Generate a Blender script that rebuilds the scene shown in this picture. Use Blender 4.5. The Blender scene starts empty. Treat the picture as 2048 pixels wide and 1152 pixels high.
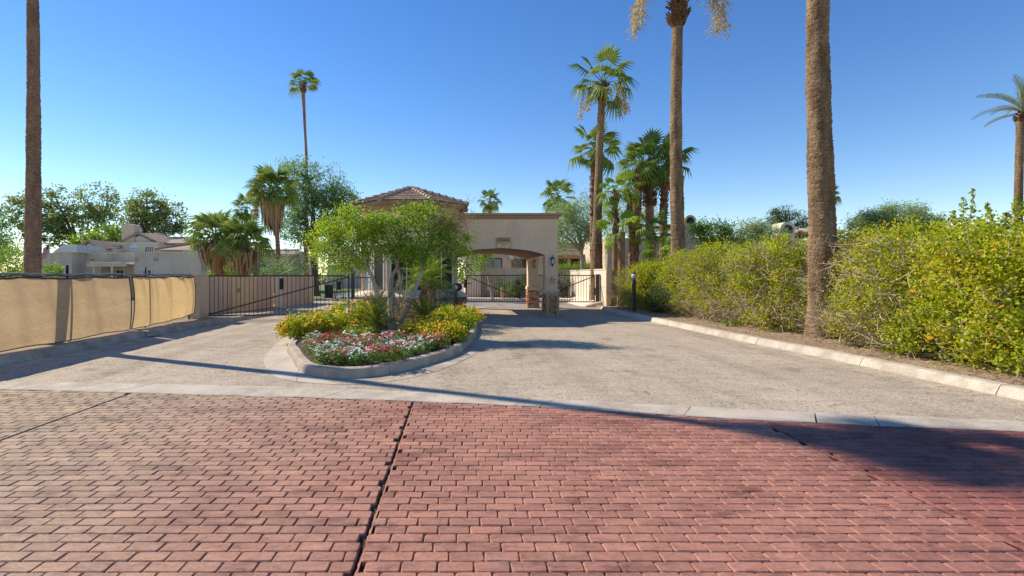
import bpy, math, random
import numpy as np
from mathutils import Vector, Matrix, Euler

# ------------------------------------------------------------------ camera, world, sun, exposure
SC = bpy.context.scene
COL = SC.collection
CAM_H = 1.62
cam_d = bpy.data.cameras.new('camera')
cam = bpy.data.objects.new('camera', cam_d); COL.objects.link(cam)
cam.location = (0, 0, CAM_H); cam.rotation_euler = (math.radians(90), 0, 0)
cam_d.sensor_width = 36.0; cam_d.lens = 36.0 * 1000 / 2048
cam_d.shift_x = 109 / 2048; cam_d.shift_y = -26 / 2048
cam_d.clip_end = 3000; cam_d.clip_start = 0.05
SC.camera = cam

SUNV = Vector((-1.08, 0.58, 1.0)).normalized()          # towards the sun
world = bpy.data.worlds.new('World'); SC.world = world; world.use_nodes = True
wn = world.node_tree.nodes; wl = world.node_tree.links
sky = wn.new('ShaderNodeTexSky'); sky.sky_type = 'NISHITA'; sky.sun_disc = False
sky.sun_elevation = math.asin(SUNV.z); sky.sun_rotation = math.atan2(SUNV.x, SUNV.y)
sky.air_density = 1.0; sky.dust_density = 0.0; sky.ozone_density = 1.0; sky.altitude = 300
hsv = wn.new('ShaderNodeHueSaturation'); hsv.inputs['Saturation'].default_value = 1.34; hsv.inputs['Hue'].default_value = 0.510
wl.new(sky.outputs[0], hsv.inputs['Color']); wl.new(hsv.outputs[0], wn['Background'].inputs[0]); wn['Background'].inputs[1].default_value = 0.102
sd = bpy.data.lights.new('sun', 'SUN'); sd.energy = 3.55; sd.angle = math.radians(0.5); sd.color = (1, 0.89, 0.72)
sun = bpy.data.objects.new('sun', sd); COL.objects.link(sun)
sun.rotation_euler = SUNV.to_track_quat('Z', 'Y').to_euler()
vs = SC.view_settings
vs.view_transform = 'Standard'; vs.look = 'None'; vs.gamma = 1; vs.exposure = 0.78; vs.use_curve_mapping = False
SC.cycles.max_bounces = 6; SC.cycles.transparent_max_bounces = 8

# ------------------------------------------------------------------ helpers
R = random.Random(7)
NR = np.random.default_rng(11)

def W(px, py, d):                 # photo pixel at depth d -> world point
    return Vector(((px - 915) * d / 1000, d, CAM_H - (py - 550) * d / 1000))

def link(name, data, parent=None):
    o = bpy.data.objects.new(name, data); COL.objects.link(o)
    if parent is not None: o.parent = parent
    return o

def tag(o, label=None, cat=None, group=None, kind=None):
    if label: o['label'] = label
    if cat: o['category'] = cat
    if group: o['group'] = group
    if kind: o['kind'] = kind
    return o

def thing(name, label, cat, loc=(0, 0, 0), group=None, rz=0):
    o = link(name, None); o.location = loc; o.rotation_euler = (0, 0, rz); o.empty_display_size = 0.2
    return tag(o, label, cat, group)

class MB:
    def __init__(s): s.v = []; s.f = []; s.m = []; s.sm = []
    def add(s, vs, fs, m=0, sm=False):
        b = len(s.v); s.v += [tuple(p) for p in vs]
        for f in fs: s.f.append(tuple(b + i for i in f)); s.m.append(m); s.sm.append(sm)
        return s
    def hexa(s, p, m=0):            # 8 points: bottom 4 ccw, top 4 ccw
        return s.add(p, [(3, 2, 1, 0), (4, 5, 6, 7), (0, 1, 5, 4), (1, 2, 6, 5), (2, 3, 7, 6), (3, 0, 4, 7)], m)
    def box(s, x0, x1, y0, y1, z0, z1, m=0):
        return s.hexa([(x0, y0, z0), (x1, y0, z0), (x1, y1, z0), (x0, y1, z0), (x0, y0, z1), (x1, y0, z1), (x1, y1, z1), (x0, y1, z1)], m)
    def bbox(s, x0, x1, y0, y1, z0, z1, b=0.01, m=0):   # box with chamfered edges
        def ring(i, z): return [(x0 + i, y0 + b, z), (x0 + b, y0 + i, z), (x1 - b, y0 + i, z), (x1 - i, y0 + b, z), (x1 - i, y1 - b, z), (x1 - b, y1 - i, z), (x0 + b, y1 - i, z), (x0 + i, y1 - b, z)]
        rs = [ring(b * .8, z0), ring(0, z0 + b), ring(0, z1 - b), ring(b * .8, z1)]
        v = sum(rs, []); f = [tuple(range(7, -1, -1)), tuple(range(24, 32))]
        for k in range(3):
            for i in range(8): f.append((k * 8 + i, k * 8 + (i + 1) % 8, k * 8 + 8 + (i + 1) % 8, k * 8 + 8 + i))
        return s.add(v, f, m)
    def prism(s, poly, z0, z1, m=0):
        n = len(poly); v = [(x, y, z0) for x, y in poly] + [(x, y, z1) for x, y in poly]
        return s.add(v, [tuple(range(n - 1, -1, -1)), tuple(range(n, 2 * n))] + [(i, (i + 1) % n, n + (i + 1) % n, n + i) for i in range(n)], m)
    def prism_y(s, poly, y0, y1, m=0):      # poly in (x,z) extruded along y
        n = len(poly); v = [(x, y0, z) for x, z in poly] + [(x, y1, z) for x, z in poly]
        return s.add(v, [tuple(range(n)), tuple(range(2 * n - 1, n - 1, -1))] + [((i + 1) % n, i, n + i, n + (i + 1) % n) for i in range(n)], m)
    def prism_x(s, poly, x0, x1, m=0):      # poly in (y,z) extruded along x
        n = len(poly); v = [(x0, y, z) for y, z in poly] + [(x1, y, z) for y, z in poly]
        return s.add(v, [tuple(range(n - 1, -1, -1)), tuple(range(n, 2 * n))] + [(i, (i + 1) % n, n + (i + 1) % n, n + i) for i in range(n)], m)
    def tube(s, pts, rad, n=8, m=0, cap=True, sm=True, up=None):
        pts = [Vector(p) for p in pts]
        if not hasattr(rad, '__len__'): rad = [rad] * len(pts)
        v = []; prev = None
        for i, p in enumerate(pts):
            t = (pts[min(i + 1, len(pts) - 1)] - pts[max(i - 1, 0)])
            t = t.normalized() if t.length > 1e-9 else Vector((0, 0, 1))
            if prev is None:
                a = Vector((0, 0, 1)) if abs(t.z) < 0.9 else Vector((1, 0, 0))
                u = t.cross(a).normalized()
            else:
                u = (prev - t * prev.dot(t)); u = u.normalized() if u.length > 1e-6 else t.orthogonal().normalized()
            prev = u; w = t.cross(u)
            for k in range(n):
                a = 2 * math.pi * k / n
                v.append(p + (u * math.cos(a) + w * math.sin(a)) * rad[i])
        f = []
        for i in range(len(pts) - 1):
            for k in range(n): f.append((i * n + k, i * n + (k + 1) % n, (i + 1) * n + (k + 1) % n, (i + 1) * n + k))
        if cap: f.append(tuple(range(n - 1, -1, -1))); f.append(tuple((len(pts) - 1) * n + k for k in range(n)))
        return s.add(v, f, m, sm)
    def lathe(s, prof, c=(0, 0, 0), n=16, m=0, sm=True):   # prof (r,z)
        v = []; f = []
        for r, z in prof:
            for k in range(n):
                a = 2 * math.pi * k / n; v.append((c[0] + r * math.cos(a), c[1] + r * math.sin(a), c[2] + z))
        for i in range(len(prof) - 1):
            for k in range(n): f.append((i * n + k, i * n + (k + 1) % n, (i + 1) * n + (k + 1) % n, (i + 1) * n + k))
        f.append(tuple(range(n - 1, -1, -1))); f.append(tuple((len(prof) - 1) * n + k for k in range(n)))
        return s.add(v, f, m, sm)
    def mesh(s, name, mats):
        me = bpy.data.meshes.new(name); me.from_pydata(s.v, [], s.f)
        for m in (mats if isinstance(mats, (list, tuple)) else [mats]): me.materials.append(m)
        me.polygons.foreach_set('material_index', s.m); me.polygons.foreach_set('use_smooth', s.sm); me.update()
        return me
    def build(s, name, mats, parent=None): return link(name, s.mesh(name, mats), parent)

def np_mesh(name, V, Q, mats, tint=None, mi=None, smooth=False):
    V = np.asarray(V, np.float32); Q = np.asarray(Q, np.int32); k = Q.shape[1]
    me = bpy.data.meshes.new(name)
    me.vertices.add(len(V)); me.vertices.foreach_set('co', V.ravel())
    me.loops.add(Q.size); me.loops.foreach_set('vertex_index', Q.ravel())
    me.polygons.add(len(Q)); me.polygons.foreach_set('loop_start', np.arange(0, Q.size, k, dtype=np.int32))
    if mi is not None: me.polygons.foreach_set('material_index', np.asarray(mi, np.int32))
    if smooth: me.polygons.foreach_set('use_smooth', np.ones(len(Q), bool))
    for m in (mats if isinstance(mats, (list, tuple)) else [mats]): me.materials.append(m)
    if tint is not None:
        a = me.attributes.new('tint', 'FLOAT', 'FACE'); a.data.foreach_set('value', np.asarray(tint, np.float32))
    me.update(calc_edges=True); me.validate()
    return me

# ------------------------------------------------------------------ materials
def nt(name):
    m = bpy.data.materials.new(name); m.use_nodes = True; t = m.node_tree
    return m, t.nodes, t.links, t.nodes['Principled BSDF']

def c4(c): return (c[0], c[1], c[2], 1)

def ramp(n, stops):
    r = n.new('ShaderNodeValToRGB'); e = r.color_ramp.elements
    e[0].position, e[0].color = stops[0][0], c4(stops[0][1]); e[1].position, e[1].color = stops[-1][0], c4(stops[-1][1])
    for p, c in stops[1:-1]:
        x = e.new(p); x.color = c4(c)
    return r

def noise(n, l, scale, detail=4, rough=.6, vec=None, stretch=None, dim=None):
    t = n.new('ShaderNodeTexNoise'); t.inputs['Scale'].default_value = scale; t.inputs['Detail'].default_value = detail; t.inputs['Roughness'].default_value = rough
    if vec is not None:
        if stretch:
            mp = n.new('ShaderNodeMapping'); mp.inputs['Scale'].default_value = stretch; l.new(vec, mp.inputs[0]); vec = mp.outputs[0]
        l.new(vec, t.inputs['Vector'])
    return t

def mix(n, l, a, b, fac, mode='MIX'):
    x = n.new('ShaderNodeMix'); x.data_type = 'RGBA'; x.blend_type = mode
    for sock, val in ((x.inputs[6], a), (x.inputs[7], b)):
        if hasattr(val, 'node'): l.new(val, sock)
        else: sock.default_value = c4(val)
    if hasattr(fac, 'node'): l.new(fac, x.inputs[0])
    else: x.inputs[0].default_value = fac
    return x.outputs[2]

def surf(name, c, c2=None, scale=1.5, rough=.85, grain=0.12, gscale=60, bump=.15, bscale=None, spec=.25, coord='pos', stretch=None, dist=.01, lo=.35, hi=.65, metal=0, streak=0):
    """two-tone blotchy surface with fine grain and relief"""
    m, n, l, b = nt(name)
    if coord == 'pos': g = n.new('ShaderNodeNewGeometry'); vec = g.outputs['Position']
    else: g = n.new('ShaderNodeTexCoord'); vec = g.outputs['Object']
    c2 = c2 or tuple(x * .82 for x in c)
    n1 = noise(n, l, scale, 5, .6, vec, stretch); r1 = ramp(n, [(lo, c), (hi, c2)]); l.new(n1.outputs[0], r1.inputs[0])
    n2 = noise(n, l, gscale, 3, .7, vec)
    r2 = ramp(n, [(.3, (1 - grain * 2,) * 3), (.7, (1 + grain,) * 3)]); l.new(n2.outputs[0], r2.inputs[0])
    out = mix(n, l, r1.outputs[0], r2.outputs[0], 1.0, 'MULTIPLY')
    if streak:
        n4 = noise(n, l, .9, 7, .75, vec, (1.5, 1.5, .3)); r4 = ramp(n, [(.34, (1 - streak, 1 - streak * 1.05, 1 - streak * 1.1)), (.5, (1, 1, 1)), (.7, (1 + streak * .3,) * 3)]); l.new(n4.outputs[0], r4.inputs[0])
        out = mix(n, l, out, r4.outputs[0], 1.0, 'MULTIPLY')
    l.new(out, b.inputs['Base Color']); b.inputs['Roughness'].default_value = rough; b.inputs['Specular IOR Level'].default_value = spec
    b.inputs['Metallic'].default_value = metal
    if bump:
        n3 = noise(n, l, bscale or gscale, 4, .65, vec)
        bp = n.new('ShaderNodeBump'); bp.inputs['Strength'].default_value = bump; bp.inputs['Distance'].default_value = dist
        l.new(n3.outputs[0], bp.inputs['Height']); l.new(bp.outputs[0], b.inputs['Normal'])
    return m

def leafmat(name, stops, trans=.35, rough=.5, spec=.3):
    m, n, l, b = nt(name)
    a = n.new('ShaderNodeAttribute'); a.attribute_name = 'tint'
    r = ramp(n, stops); l.new(a.outputs['Fac'], r.inputs[0])
    l.new(r.outputs[0], b.inputs['Base Color']); b.inputs['Roughness'].default_value = rough; b.inputs['Specular IOR Level'].default_value = spec
    t = n.new('ShaderNodeBsdfTranslucent'); ms = n.new('ShaderNodeMixShader'); ms.inputs[0].default_value = trans
    hs = n.new('ShaderNodeHueSaturation'); hs.inputs['Value'].default_value = 1.25; hs.inputs['Saturation'].default_value = 1.1
    l.new(r.outputs[0], hs.inputs['Color']); l.new(hs.outputs[0], t.inputs[0])
    l.new(b.outputs[0], ms.inputs[1]); l.new(t.outputs[0], ms.inputs[2]); l.new(ms.outputs[0], n['Material Output'].inputs[0])
    return m

M = {}
M['stucco'] = surf('stucco', (.82, .615, .42), (.74, .55, .375), .8, .92, .10, 30, .6, 60, dist=.015, streak=.07)
M['stucco_trim'] = surf('stucco_trim', (.42, .28, .185), (.38, .255, .17), 1.2, .9, .08, 50, .3)
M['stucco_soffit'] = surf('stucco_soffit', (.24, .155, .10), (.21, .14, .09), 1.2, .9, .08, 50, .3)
M['wall_cream'] = surf('wall_cream', (.80, .68, .54), (.74, .62, .49), .7, .92, .06, 40, .35)
M['wall_tan'] = surf('wall_tan', (.72, .54, .37), (.60, .45, .31), .9, .92, .25, 28, .5, streak=.2)
M['wall_pink'] = surf('wall_pink', (.68, .48, .34), (.60, .43, .30), .7, .92, .08, 30, .4)
M['wall_gold'] = surf('wall_gold', (.78, .56, .30), (.66, .48, .28), 2.5, .8, .08, 30, .2)
M['house_grey'] = surf('house_grey', (.64, .60, .49), (.59, .55, .45), .5, .92, .12, 14, .3, streak=.14)
M['house_cream'] = surf('house_cream', (.70, .63, .50), (.65, .58, .46), .5, .92, .05, 20, .3, streak=.14)
M['house_beige'] = surf('house_beige', (.70, .57, .41), (.64, .52, .38), .5, .92, .06, 20, .3, streak=.14)
M['roof_tile'] = surf('roof_tile', (.44, .32, .24), (.32, .235, .18), 2.5, .85, .16, 25, .3)
M['ridge_tile'] = surf('ridge_tile', (.44, .34, .27), (.34, .255, .205), 3.0, .85, .14, 25, .3)
M['concrete'] = surf('concrete', (.60, .52, .415), (.49, .42, .335), 1.6, .9, .10, 70, .35, dist=.006)
M['concrete_dark'] = surf('concrete_dark', (.56, .475, .37), (.36, .30, .23), 2.6, .9, .16, 70, .35, dist=.006, streak=.12)
M['concrete_pale'] = surf('concrete_pale', (.62, .54, .43), (.42, .355, .28), 3.0, .9, .16, 60, .45, dist=.008)
M['threshold'] = surf('threshold', (.56, .41, .34), (.50, .38, .31), 1.2, .9, .10, 50, .2)
M['iron'] = surf('iron', (.055, .042, .035), (.075, .055, .043), 6, .55, .1, 60, .1, spec=.4)
M['black'] = surf('black_plastic', (.02, .02, .021), (.03, .03, .03), 4, .5, .1, 60, .05, spec=.4)
M['galv'] = surf('galvanised', (.33, .34, .34), (.26, .27, .27), 8, .5, .1, 60, .1, metal=.5)
M['wood'] = surf('wood', (.60, .40, .20), (.44, .28, .14), 3, .8, .15, 50, .3, stretch=(6, 6, .6))
M['white'] = surf('white_paint', (.72, .70, .66), (.64, .62, .58), 3, .6, .05, 40, .1)
M['sign_face'] = surf('sign_face', (.80, .58, .34), (.74, .53, .31), 5, .6, .05, 40, .05)
M['sign_ink'] = surf('sign_ink', (.10, .05, .03), (.09, .05, .03), 5, .6, .05, 40, 0)
M['sign_red'] = surf('sign_red', (.34, .075, .05), (.30, .065, .045), 5, .6, .05, 40, 0)
M['soil'] = surf('soil', (.15, .105, .075), (.10, .07, .05), 6, .95, .3, 40, .8, 25, dist=.03)
M['trunk_bark'] = surf('tree_bark', (.56, .47, .36), (.40, .33, .25), 5, .9, .2, 40, .6, stretch=(1, 1, .3))
M['bark_dark'] = surf('bark_dark', (.16, .12, .085), (.11, .085, .06), 5, .9, .2, 30, .5, stretch=(1, 1, .3))
M['twig'] = surf('twig', (.60, .48, .34), (.36, .27, .19), 3, .9, .15, 40, .1)
M['dead_frond'] = surf('dead_frond', (.46, .32, .18), (.33, .21, .12), 4, .9, .2, 30, .2, stretch=(1, 1, .2))
M['boots'] = surf('palm_boots', (.23, .13, .075), (.15, .085, .05), 6, .9, .3, 30, .5)
M['seed'] = surf('seed_stalk', (.68, .54, .22), (.56, .42, .17), 3, .8, .15, 30, .2)

def glassmat(name, c, rough=.08):
    m, n, l, b = nt(name); b.inputs['Base Color'].default_value = c4(c); b.inputs['Roughness'].default_value = rough; b.inputs['Specular IOR Level'].default_value = .6
    return m
M['glass'] = glassmat('window_glass', (.02, .024, .026))
M['glass_green'] = glassmat('window_glass_blind', (.20, .25, .23), .15)
M['screen'] = surf('window_screen', (.035, .03, .027), (.028, .025, .022), 8, .7, .1, 120, .05)
M['blind'] = surf('window_blind', (.52, .58, .53), (.46, .52, .48), 4, .6, .05, 40, 0)
m, n, l, b = nt('lamp_globe'); b.inputs['Base Color'].default_value = (.62, .66, .66, 1); b.inputs['Roughness'].default_value = .25; b.inputs['Transmission Weight'].default_value = .25
M['globe'] = m

def palmbark(name, c, c2, ring=14.0, bump=.8):
    m, n, l, b = nt(name); g = n.new('ShaderNodeTexCoord'); vec = g.outputs['Object']
    n1 = noise(n, l, 3, 5, .65, vec, (1.2, 1.2, .35)); r1 = ramp(n, [(.35, c), (.62, c2)]); l.new(n1.outputs[0], r1.inputs[0])
    w = n.new('ShaderNodeTexWave'); w.wave_type = 'BANDS'; w.bands_direction = 'Z'; w.inputs['Scale'].default_value = ring / 6.28; w.inputs['Distortion'].default_value = 5; w.inputs['Detail'].default_value = 4; w.inputs['Detail Scale'].default_value = 3
    l.new(vec, w.inputs['Vector'])
    n2 = noise(n, l, 9, 4, .7, vec, (3.5, 3.5, .5))       # vertical fissures
    n3 = noise(n, l, 30, 4, .7, vec, (1, 1, .8))
    a = n.new('ShaderNodeMath'); a.operation = 'MULTIPLY_ADD'; l.new(w.outputs[1], a.inputs[0]); a.inputs[1].default_value = .28; l.new(n2.outputs[0], a.inputs[2])
    a2 = n.new('ShaderNodeMath'); a2.operation = 'MULTIPLY_ADD'; l.new(n3.outputs[0], a2.inputs[0]); a2.inputs[1].default_value = .45; l.new(a.outputs[0], a2.inputs[2])
    mp = n.new('ShaderNodeMapping'); mp.inputs['Scale'].default_value = (9, 9, 15); l.new(vec, mp.inputs[0])
    vo = n.new('ShaderNodeTexVoronoi'); vo.feature = 'DISTANCE_TO_EDGE'; vo.inputs['Scale'].default_value = 1.0; vo.inputs['Randomness'].default_value = .9; l.new(mp.outputs[0], vo.inputs['Vector'])
    vr = ramp(n, [(.0, (0, 0, 0)), (.14, (.35, .35, .35))]); l.new(vo.outputs['Distance'], vr.inputs[0])
    a3 = n.new('ShaderNodeMath'); a3.operation = 'ADD'; l.new(a2.outputs[0], a3.inputs[0]); l.new(vr.outputs[0], a3.inputs[1]); a2 = a3
    r2 = ramp(n, [(.68, (.36, .31, .27)), (1.0, (.85, .83, .8)), (1.3, (1.2, 1.16, 1.1))]); 
    dv = n.new('ShaderNodeMath'); dv.operation = 'MULTIPLY'; dv.inputs[1].default_value = .77; l.new(a2.outputs[0], dv.inputs[0]); l.new(dv.outputs[0], r2.inputs[0])
    r2.color_ramp.elements[0].position = .52; r2.color_ramp.elements[1].position = .77; r2.color_ramp.elements[2].position = 1.0
    l.new(mix(n, l, r1.outputs[0], r2.outputs[0], .9, 'MULTIPLY'), b.inputs['Base Color']); b.inputs['Roughness'].default_value = .92; b.inputs['Specular IOR Level'].default_value = .15
    bp = n.new('ShaderNodeBump'); bp.inputs['Strength'].default_value = bump; bp.inputs['Distance'].default_value = .04
    l.new(a2.outputs[0], bp.inputs['Height']); l.new(bp.outputs[0], b.inputs['Normal'])
    return m
M['palm_bark'] = palmbark('palm_bark', (.40, .285, .175), (.19, .125, .075), 14, 1.0)
M['palm_bark_red'] = palmbark('palm_bark_red', (.44, .27, .17), (.27, .16, .10), 18)

# asphalt chip seal
def chipseal(name, c, c2, speck):
    m, n, l, b = nt(name); g = n.new('ShaderNodeNewGeometry'); vec = g.outputs['Position']
    n1 = noise(n, l, .55, 5, .6, vec); r1 = ramp(n, [(.35, c), (.68, c2)]); l.new(n1.outputs[0], r1.inputs[0])
    v = n.new('ShaderNodeTexVoronoi'); v.inputs['Scale'].default_value = 62; l.new(vec, v.inputs['Vector'])
    sp = n.new('ShaderNodeSeparateColor'); l.new(v.outputs['Color'], sp.inputs[0])
    r2 = ramp(n, [(.0, (1 - speck * 1.7,) * 3), (.4, (1.0, 1.0, 1.0)), (1, (1 + speck * .55,) * 3)]); l.new(sp.outputs[0], r2.inputs[0])
    n3 = noise(n, l, 3.0, 5, .7, vec, (.5, 1.6, 1)); r3 = ramp(n, [(.33, (.84, .83, .82)), (.5, (1, 1, 1)), (.72, (1.06, 1.06, 1.05))]); l.new(n3.outputs[0], r3.inputs[0])
    o = mix(n, l, r1.outputs[0], r2.outputs[0], 1, 'MULTIPLY'); o = mix(n, l, o, r3.outputs[0], 1, 'MULTIPLY')
    n6 = noise(n, l, .42, 4, .55, vec); r6 = ramp(n, [(.494, (1, 1, 1)), (.4985, (.55, .53, .5)), (.5015, (.55, .53, .5)), (.506, (1, 1, 1))]); l.new(n6.outputs[0], r6.inputs[0])
    n7 = noise(n, l, 6, 2, .5, vec); r7 = ramp(n, [(.45, (0, 0, 0)), (.6, (.8, .8, .8))]); l.new(n7.outputs[0], r7.inputs[0])
    o = mix(n, l, o, mix(n, l, o, r6.outputs[0], 1, 'MULTIPLY'), r7.outputs[0])
    n8 = noise(n, l, 1.1, 6, .7, vec, (1, .6, 1)); r8 = ramp(n, [(.33, (.62, .60, .58)), (.45, (1, 1, 1))]); l.new(n8.outputs[0], r8.inputs[0])
    o = mix(n, l, o, r8.outputs[0], .7, 'MULTIPLY')
    n9 = noise(n, l, .9, 3, .6, vec, (1.3, .07, 1)); r9 = ramp(n, [(.36, (.80, .79, .78)), (.52, (1, 1, 1)), (.7, (1.07, 1.06, 1.05))]); l.new(n9.outputs[0], r9.inputs[0])
    o = mix(n, l, o, r9.outputs[0], .85, 'MULTIPLY')
    l.new(o, b.inputs['Base Color']); b.inputs['Roughness'].default_value = .93; b.inputs['Specular IOR Level'].default_value = .2
    bp = n.new('ShaderNodeBump'); bp.inputs['Strength'].default_value = .55; bp.inputs['Distance'].default_value = .008
    l.new(v.outputs['Distance'], bp.inputs['Height']); l.new(bp.outputs[0], b.inputs['Normal'])
    return m
M['road'] = chipseal('road_chipseal', (.51, .425, .32), (.42, .345, .26), .30)
M['road_inner'] = chipseal('road_inner', (.32, .32, .31), (.27, .27, .26), .15)

# paving brick: pigment worn to tan on the left, deep red to the right
def brickmat():
    m, n, l, b = nt('stamped_brick'); g = n.new('ShaderNodeNewGeometry'); vec = g.outputs['Position']
    sx = n.new('ShaderNodeSeparateXYZ'); l.new(vec, sx.inputs[0])
    n1 = noise(n, l, .7, 4, .6, vec)
    a = n.new('ShaderNodeMath'); a.operation = 'MULTIPLY_ADD'; l.new(n1.outputs[0], a.inputs[0]); a.inputs[1].default_value = 3.2; l.new(sx.outputs[0], a.inputs[2])
    mr = n.new('ShaderNodeMapRange'); mr.inputs[1].default_value = -3.0; mr.inputs[2].default_value = 7.0; l.new(a.outputs[0], mr.inputs[0])
    r1 = ramp(n, [(0, (.42, .31, .205)), (.2, (.43, .28, .19)), (.38, (.43, .215, .15)), (.70, (.42, .20, .145)), (.86, (.36, .155, .12)), (1, (.33, .14, .115))]); l.new(mr.outputs[0], r1.inputs[0])
    at = n.new('ShaderNodeAttribute'); at.attribute_name = 'tint'
    r2 = ramp(n, [(0, (.76, .74, .74)), (.5, (.98, .98, .98)), (1, (1.12, 1.1, 1.08))]); l.new(at.outputs['Fac'], r2.inputs[0])
    o = mix(n, l, r1.outputs[0], r2.outputs[0], .85, 'MULTIPLY')
    n2 = noise(n, l, 38, 6, .85, vec); r3 = ramp(n, [(.33, (.66, .62, .62)), (.5, (1, 1, 1)), (.68, (1.25, 1.2, 1.16))]); l.new(n2.outputs[0], r3.inputs[0])
    o = mix(n, l, o, r3.outputs[0], .8, 'MULTIPLY')
    n3 = noise(n, l, 2.6, 8, .8, vec, (.6, 1.5, 1)); r4 = ramp(n, [(.36, (.50, .45, .48)), (.49, (1, 1, 1)), (.6, (1, 1, 1)), (.75, (1.2, 1.17, 1.12))]); l.new(n3.outputs[0], r4.inputs[0])
    o = mix(n, l, o, r4.outputs[0], .9, 'MULTIPLY')
    gt = n.new('ShaderNodeMath'); gt.operation = 'GREATER_THAN'; gt.inputs[1].default_value = 3.35; l.new(sx.outputs[0], gt.inputs[0])   # the next slab was dyed darker
    o = mix(n, l, o, mix(n, l, o, (.84, .74, .77), 1, 'MULTIPLY'), gt.outputs[0])
    n6 = noise(n, l, 1.15, 7, .72, vec, (.8, 1.2, 1)); r6 = ramp(n, [(.34, (.74, .70, .70)), (.47, (.97, .96, .96)), (.58, (1.04, 1.03, 1.02)), (.70, (1.28, 1.22, 1.16))]); l.new(n6.outputs[0], r6.inputs[0])
    o = mix(n, l, o, r6.outputs[0], .95, 'MULTIPLY')
    n7 = noise(n, l, 14, 6, .8, vec, (.7, 1.6, 1)); r7 = ramp(n, [(.36, (.78, .74, .73)), (.5, (1, 1, 1)), (.66, (1.18, 1.15, 1.12))]); l.new(n7.outputs[0], r7.inputs[0])
    o = mix(n, l, o, r7.outputs[0], .9, 'MULTIPLY')
    # whitish efflorescence
    n5 = noise(n, l, 1.1, 8, .8, vec, (.8, 2.5, 1)); r5 = ramp(n, [(.60, (0, 0, 0)), (.72, (.45, .45, .45))]); l.new(n5.outputs[0], r5.inputs[0])
    o = mix(n, l, o, (.52, .42, .37), r5.outputs[0])
    l.new(o, b.inputs['Base Color']); b.inputs['Roughness'].default_value = .78; b.inputs['Specular IOR Level'].default_value = .3
    n4 = noise(n, l, 70, 5, .75, vec)
    bp = n.new('ShaderNodeBump'); bp.inputs['Strength'].default_value = .7; bp.inputs['Distance'].default_value = .008
    l.new(n4.outputs[0], bp.inputs['Height']); l.new(bp.outputs[0], b.inputs['Normal'])
    return m
M['brick'] = brickmat()
M['joint'] = surf('brick_joint', (.11, .07, .055), (.06, .038, .03), 4, .95, .2, 60, .3)

# verge litter ground
M['dirt'] = surf('dry_dirt', (.44, .33, .22), (.34, .25, .165), 1.5, .95, .3, 35, .8, 30, dist=.02)
M['lawn'] = surf('lawn', (.20, .24, .08), (.14, .19, .06), 2, .95, .2, 30, .5)

# privacy fabric
def fabric(name='privacy_fabric', c=(.61, .44, .26), c2=(.51, .365, .215)):
    m, n, l, b = nt(name); g = n.new('ShaderNodeNewGeometry'); vec = g.outputs['Position']
    n1 = noise(n, l, 1.2, 4, .6, vec, (1, .5, 2.0)); r1 = ramp(n, [(.35, c), (.65, c2)]); l.new(n1.outputs[0], r1.inputs[0])
    w = noise(n, l, 26, 2, .5, vec, (1, .35, 6.0)); r2 = ramp(n, [(.3, (.74, .73, .72)), (.7, (1.1, 1.1, 1.1))]); l.new(w.outputs[0], r2.inputs[0])
    o = mix(n, l, r1.outputs[0], r2.outputs[0], 1, 'MULTIPLY')
    l.new(o, b.inputs['Base Color']); b.inputs['Roughness'].default_value = .8; b.inputs['Specular IOR Level'].default_value = .15
    t = n.new('ShaderNodeBsdfTranslucent'); l.new(o, t.inputs[0]); ms = n.new('ShaderNodeMixShader'); ms.inputs[0].default_value = .56
    l.new(b.outputs[0], ms.inputs[1]); l.new(t.outputs[0], ms.inputs[2]); l.new(ms.outputs[0], n['Material Output'].inputs[0])
    return m
M['fabric'] = fabric(); M['fabric_backlit'] = fabric('privacy_fabric_backlit', (.78, .56, .27), (.68, .48, .24))  # second entry is the same cloth with backlit glow put into its colour

# ledger stone (varies by piece through mesh tint)
m, n, l, b = nt('ledger_stone'); a = n.new('ShaderNodeAttribute'); a.attribute_name = 'tint'
r = ramp(n, [(0, (.24, .11, .06)), (.35, (.46, .25, .14)), (.7, (.58, .35, .20)), (1, (.64, .46, .30))]); l.new(a.outputs['Fac'], r.inputs[0]); l.new(r.outputs[0], b.inputs['Base Color']); b.inputs['Roughness'].default_value = .9
M['stone'] = m

# leaves
M['lf_tree'] = leafmat('island_tree_leaf', [(0, (.10, .20, .025)), (.35, (.20, .34, .04)), (.7, (.34, .45, .05)), (1, (.50, .50, .07))], .5)
M['lf_hedge'] = leafmat('hedge_leaf', [(0, (.10, .14, .02)), (.3, (.34, .40, .035)), (.7, (.52, .55, .045)), (.93, (.62, .54, .06)), (1, (.62, .36, .05))], .45)
M['lf_lantana'] = leafmat('lantana_leaf', [(0, (.12, .22, .025)), (.4, (.30, .40, .035)), (.8, (.46, .50, .045)), (1, (.55, .52, .06))], .45)
M['lf_vinca'] = leafmat('bedding_leaf', [(0, (.07, .15, .03)), (.6, (.15, .27, .05)), (1, (.25, .36, .08))], .35)
M['lf_dark'] = leafmat('dark_leaf', [(0, (.03, .07, .02)), (.5, (.06, .12, .035)), (1, (.12, .19, .05))], .3)
M['lf_euc'] = leafmat('eucalyptus_leaf', [(0, (.11, .16, .06)), (.5, (.24, .30, .10)), (1, (.38, .42, .16))], .5)
M['lf_mesq'] = leafmat('mesquite_leaf', [(0, (.10, .20, .08)), (.5, (.21, .33, .12)), (1, (.36, .46, .17))], .5)
M['lf_verde'] = leafmat('palo_verde_leaf', [(0, (.17, .25, .10)), (.5, (.30, .40, .16)), (1, (.44, .52, .22))], .45)
M['lf_grey'] = leafmat('grey_leaf', [(0, (.10, .14, .10)), (1, (.24, .28, .20))], .25)
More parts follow.
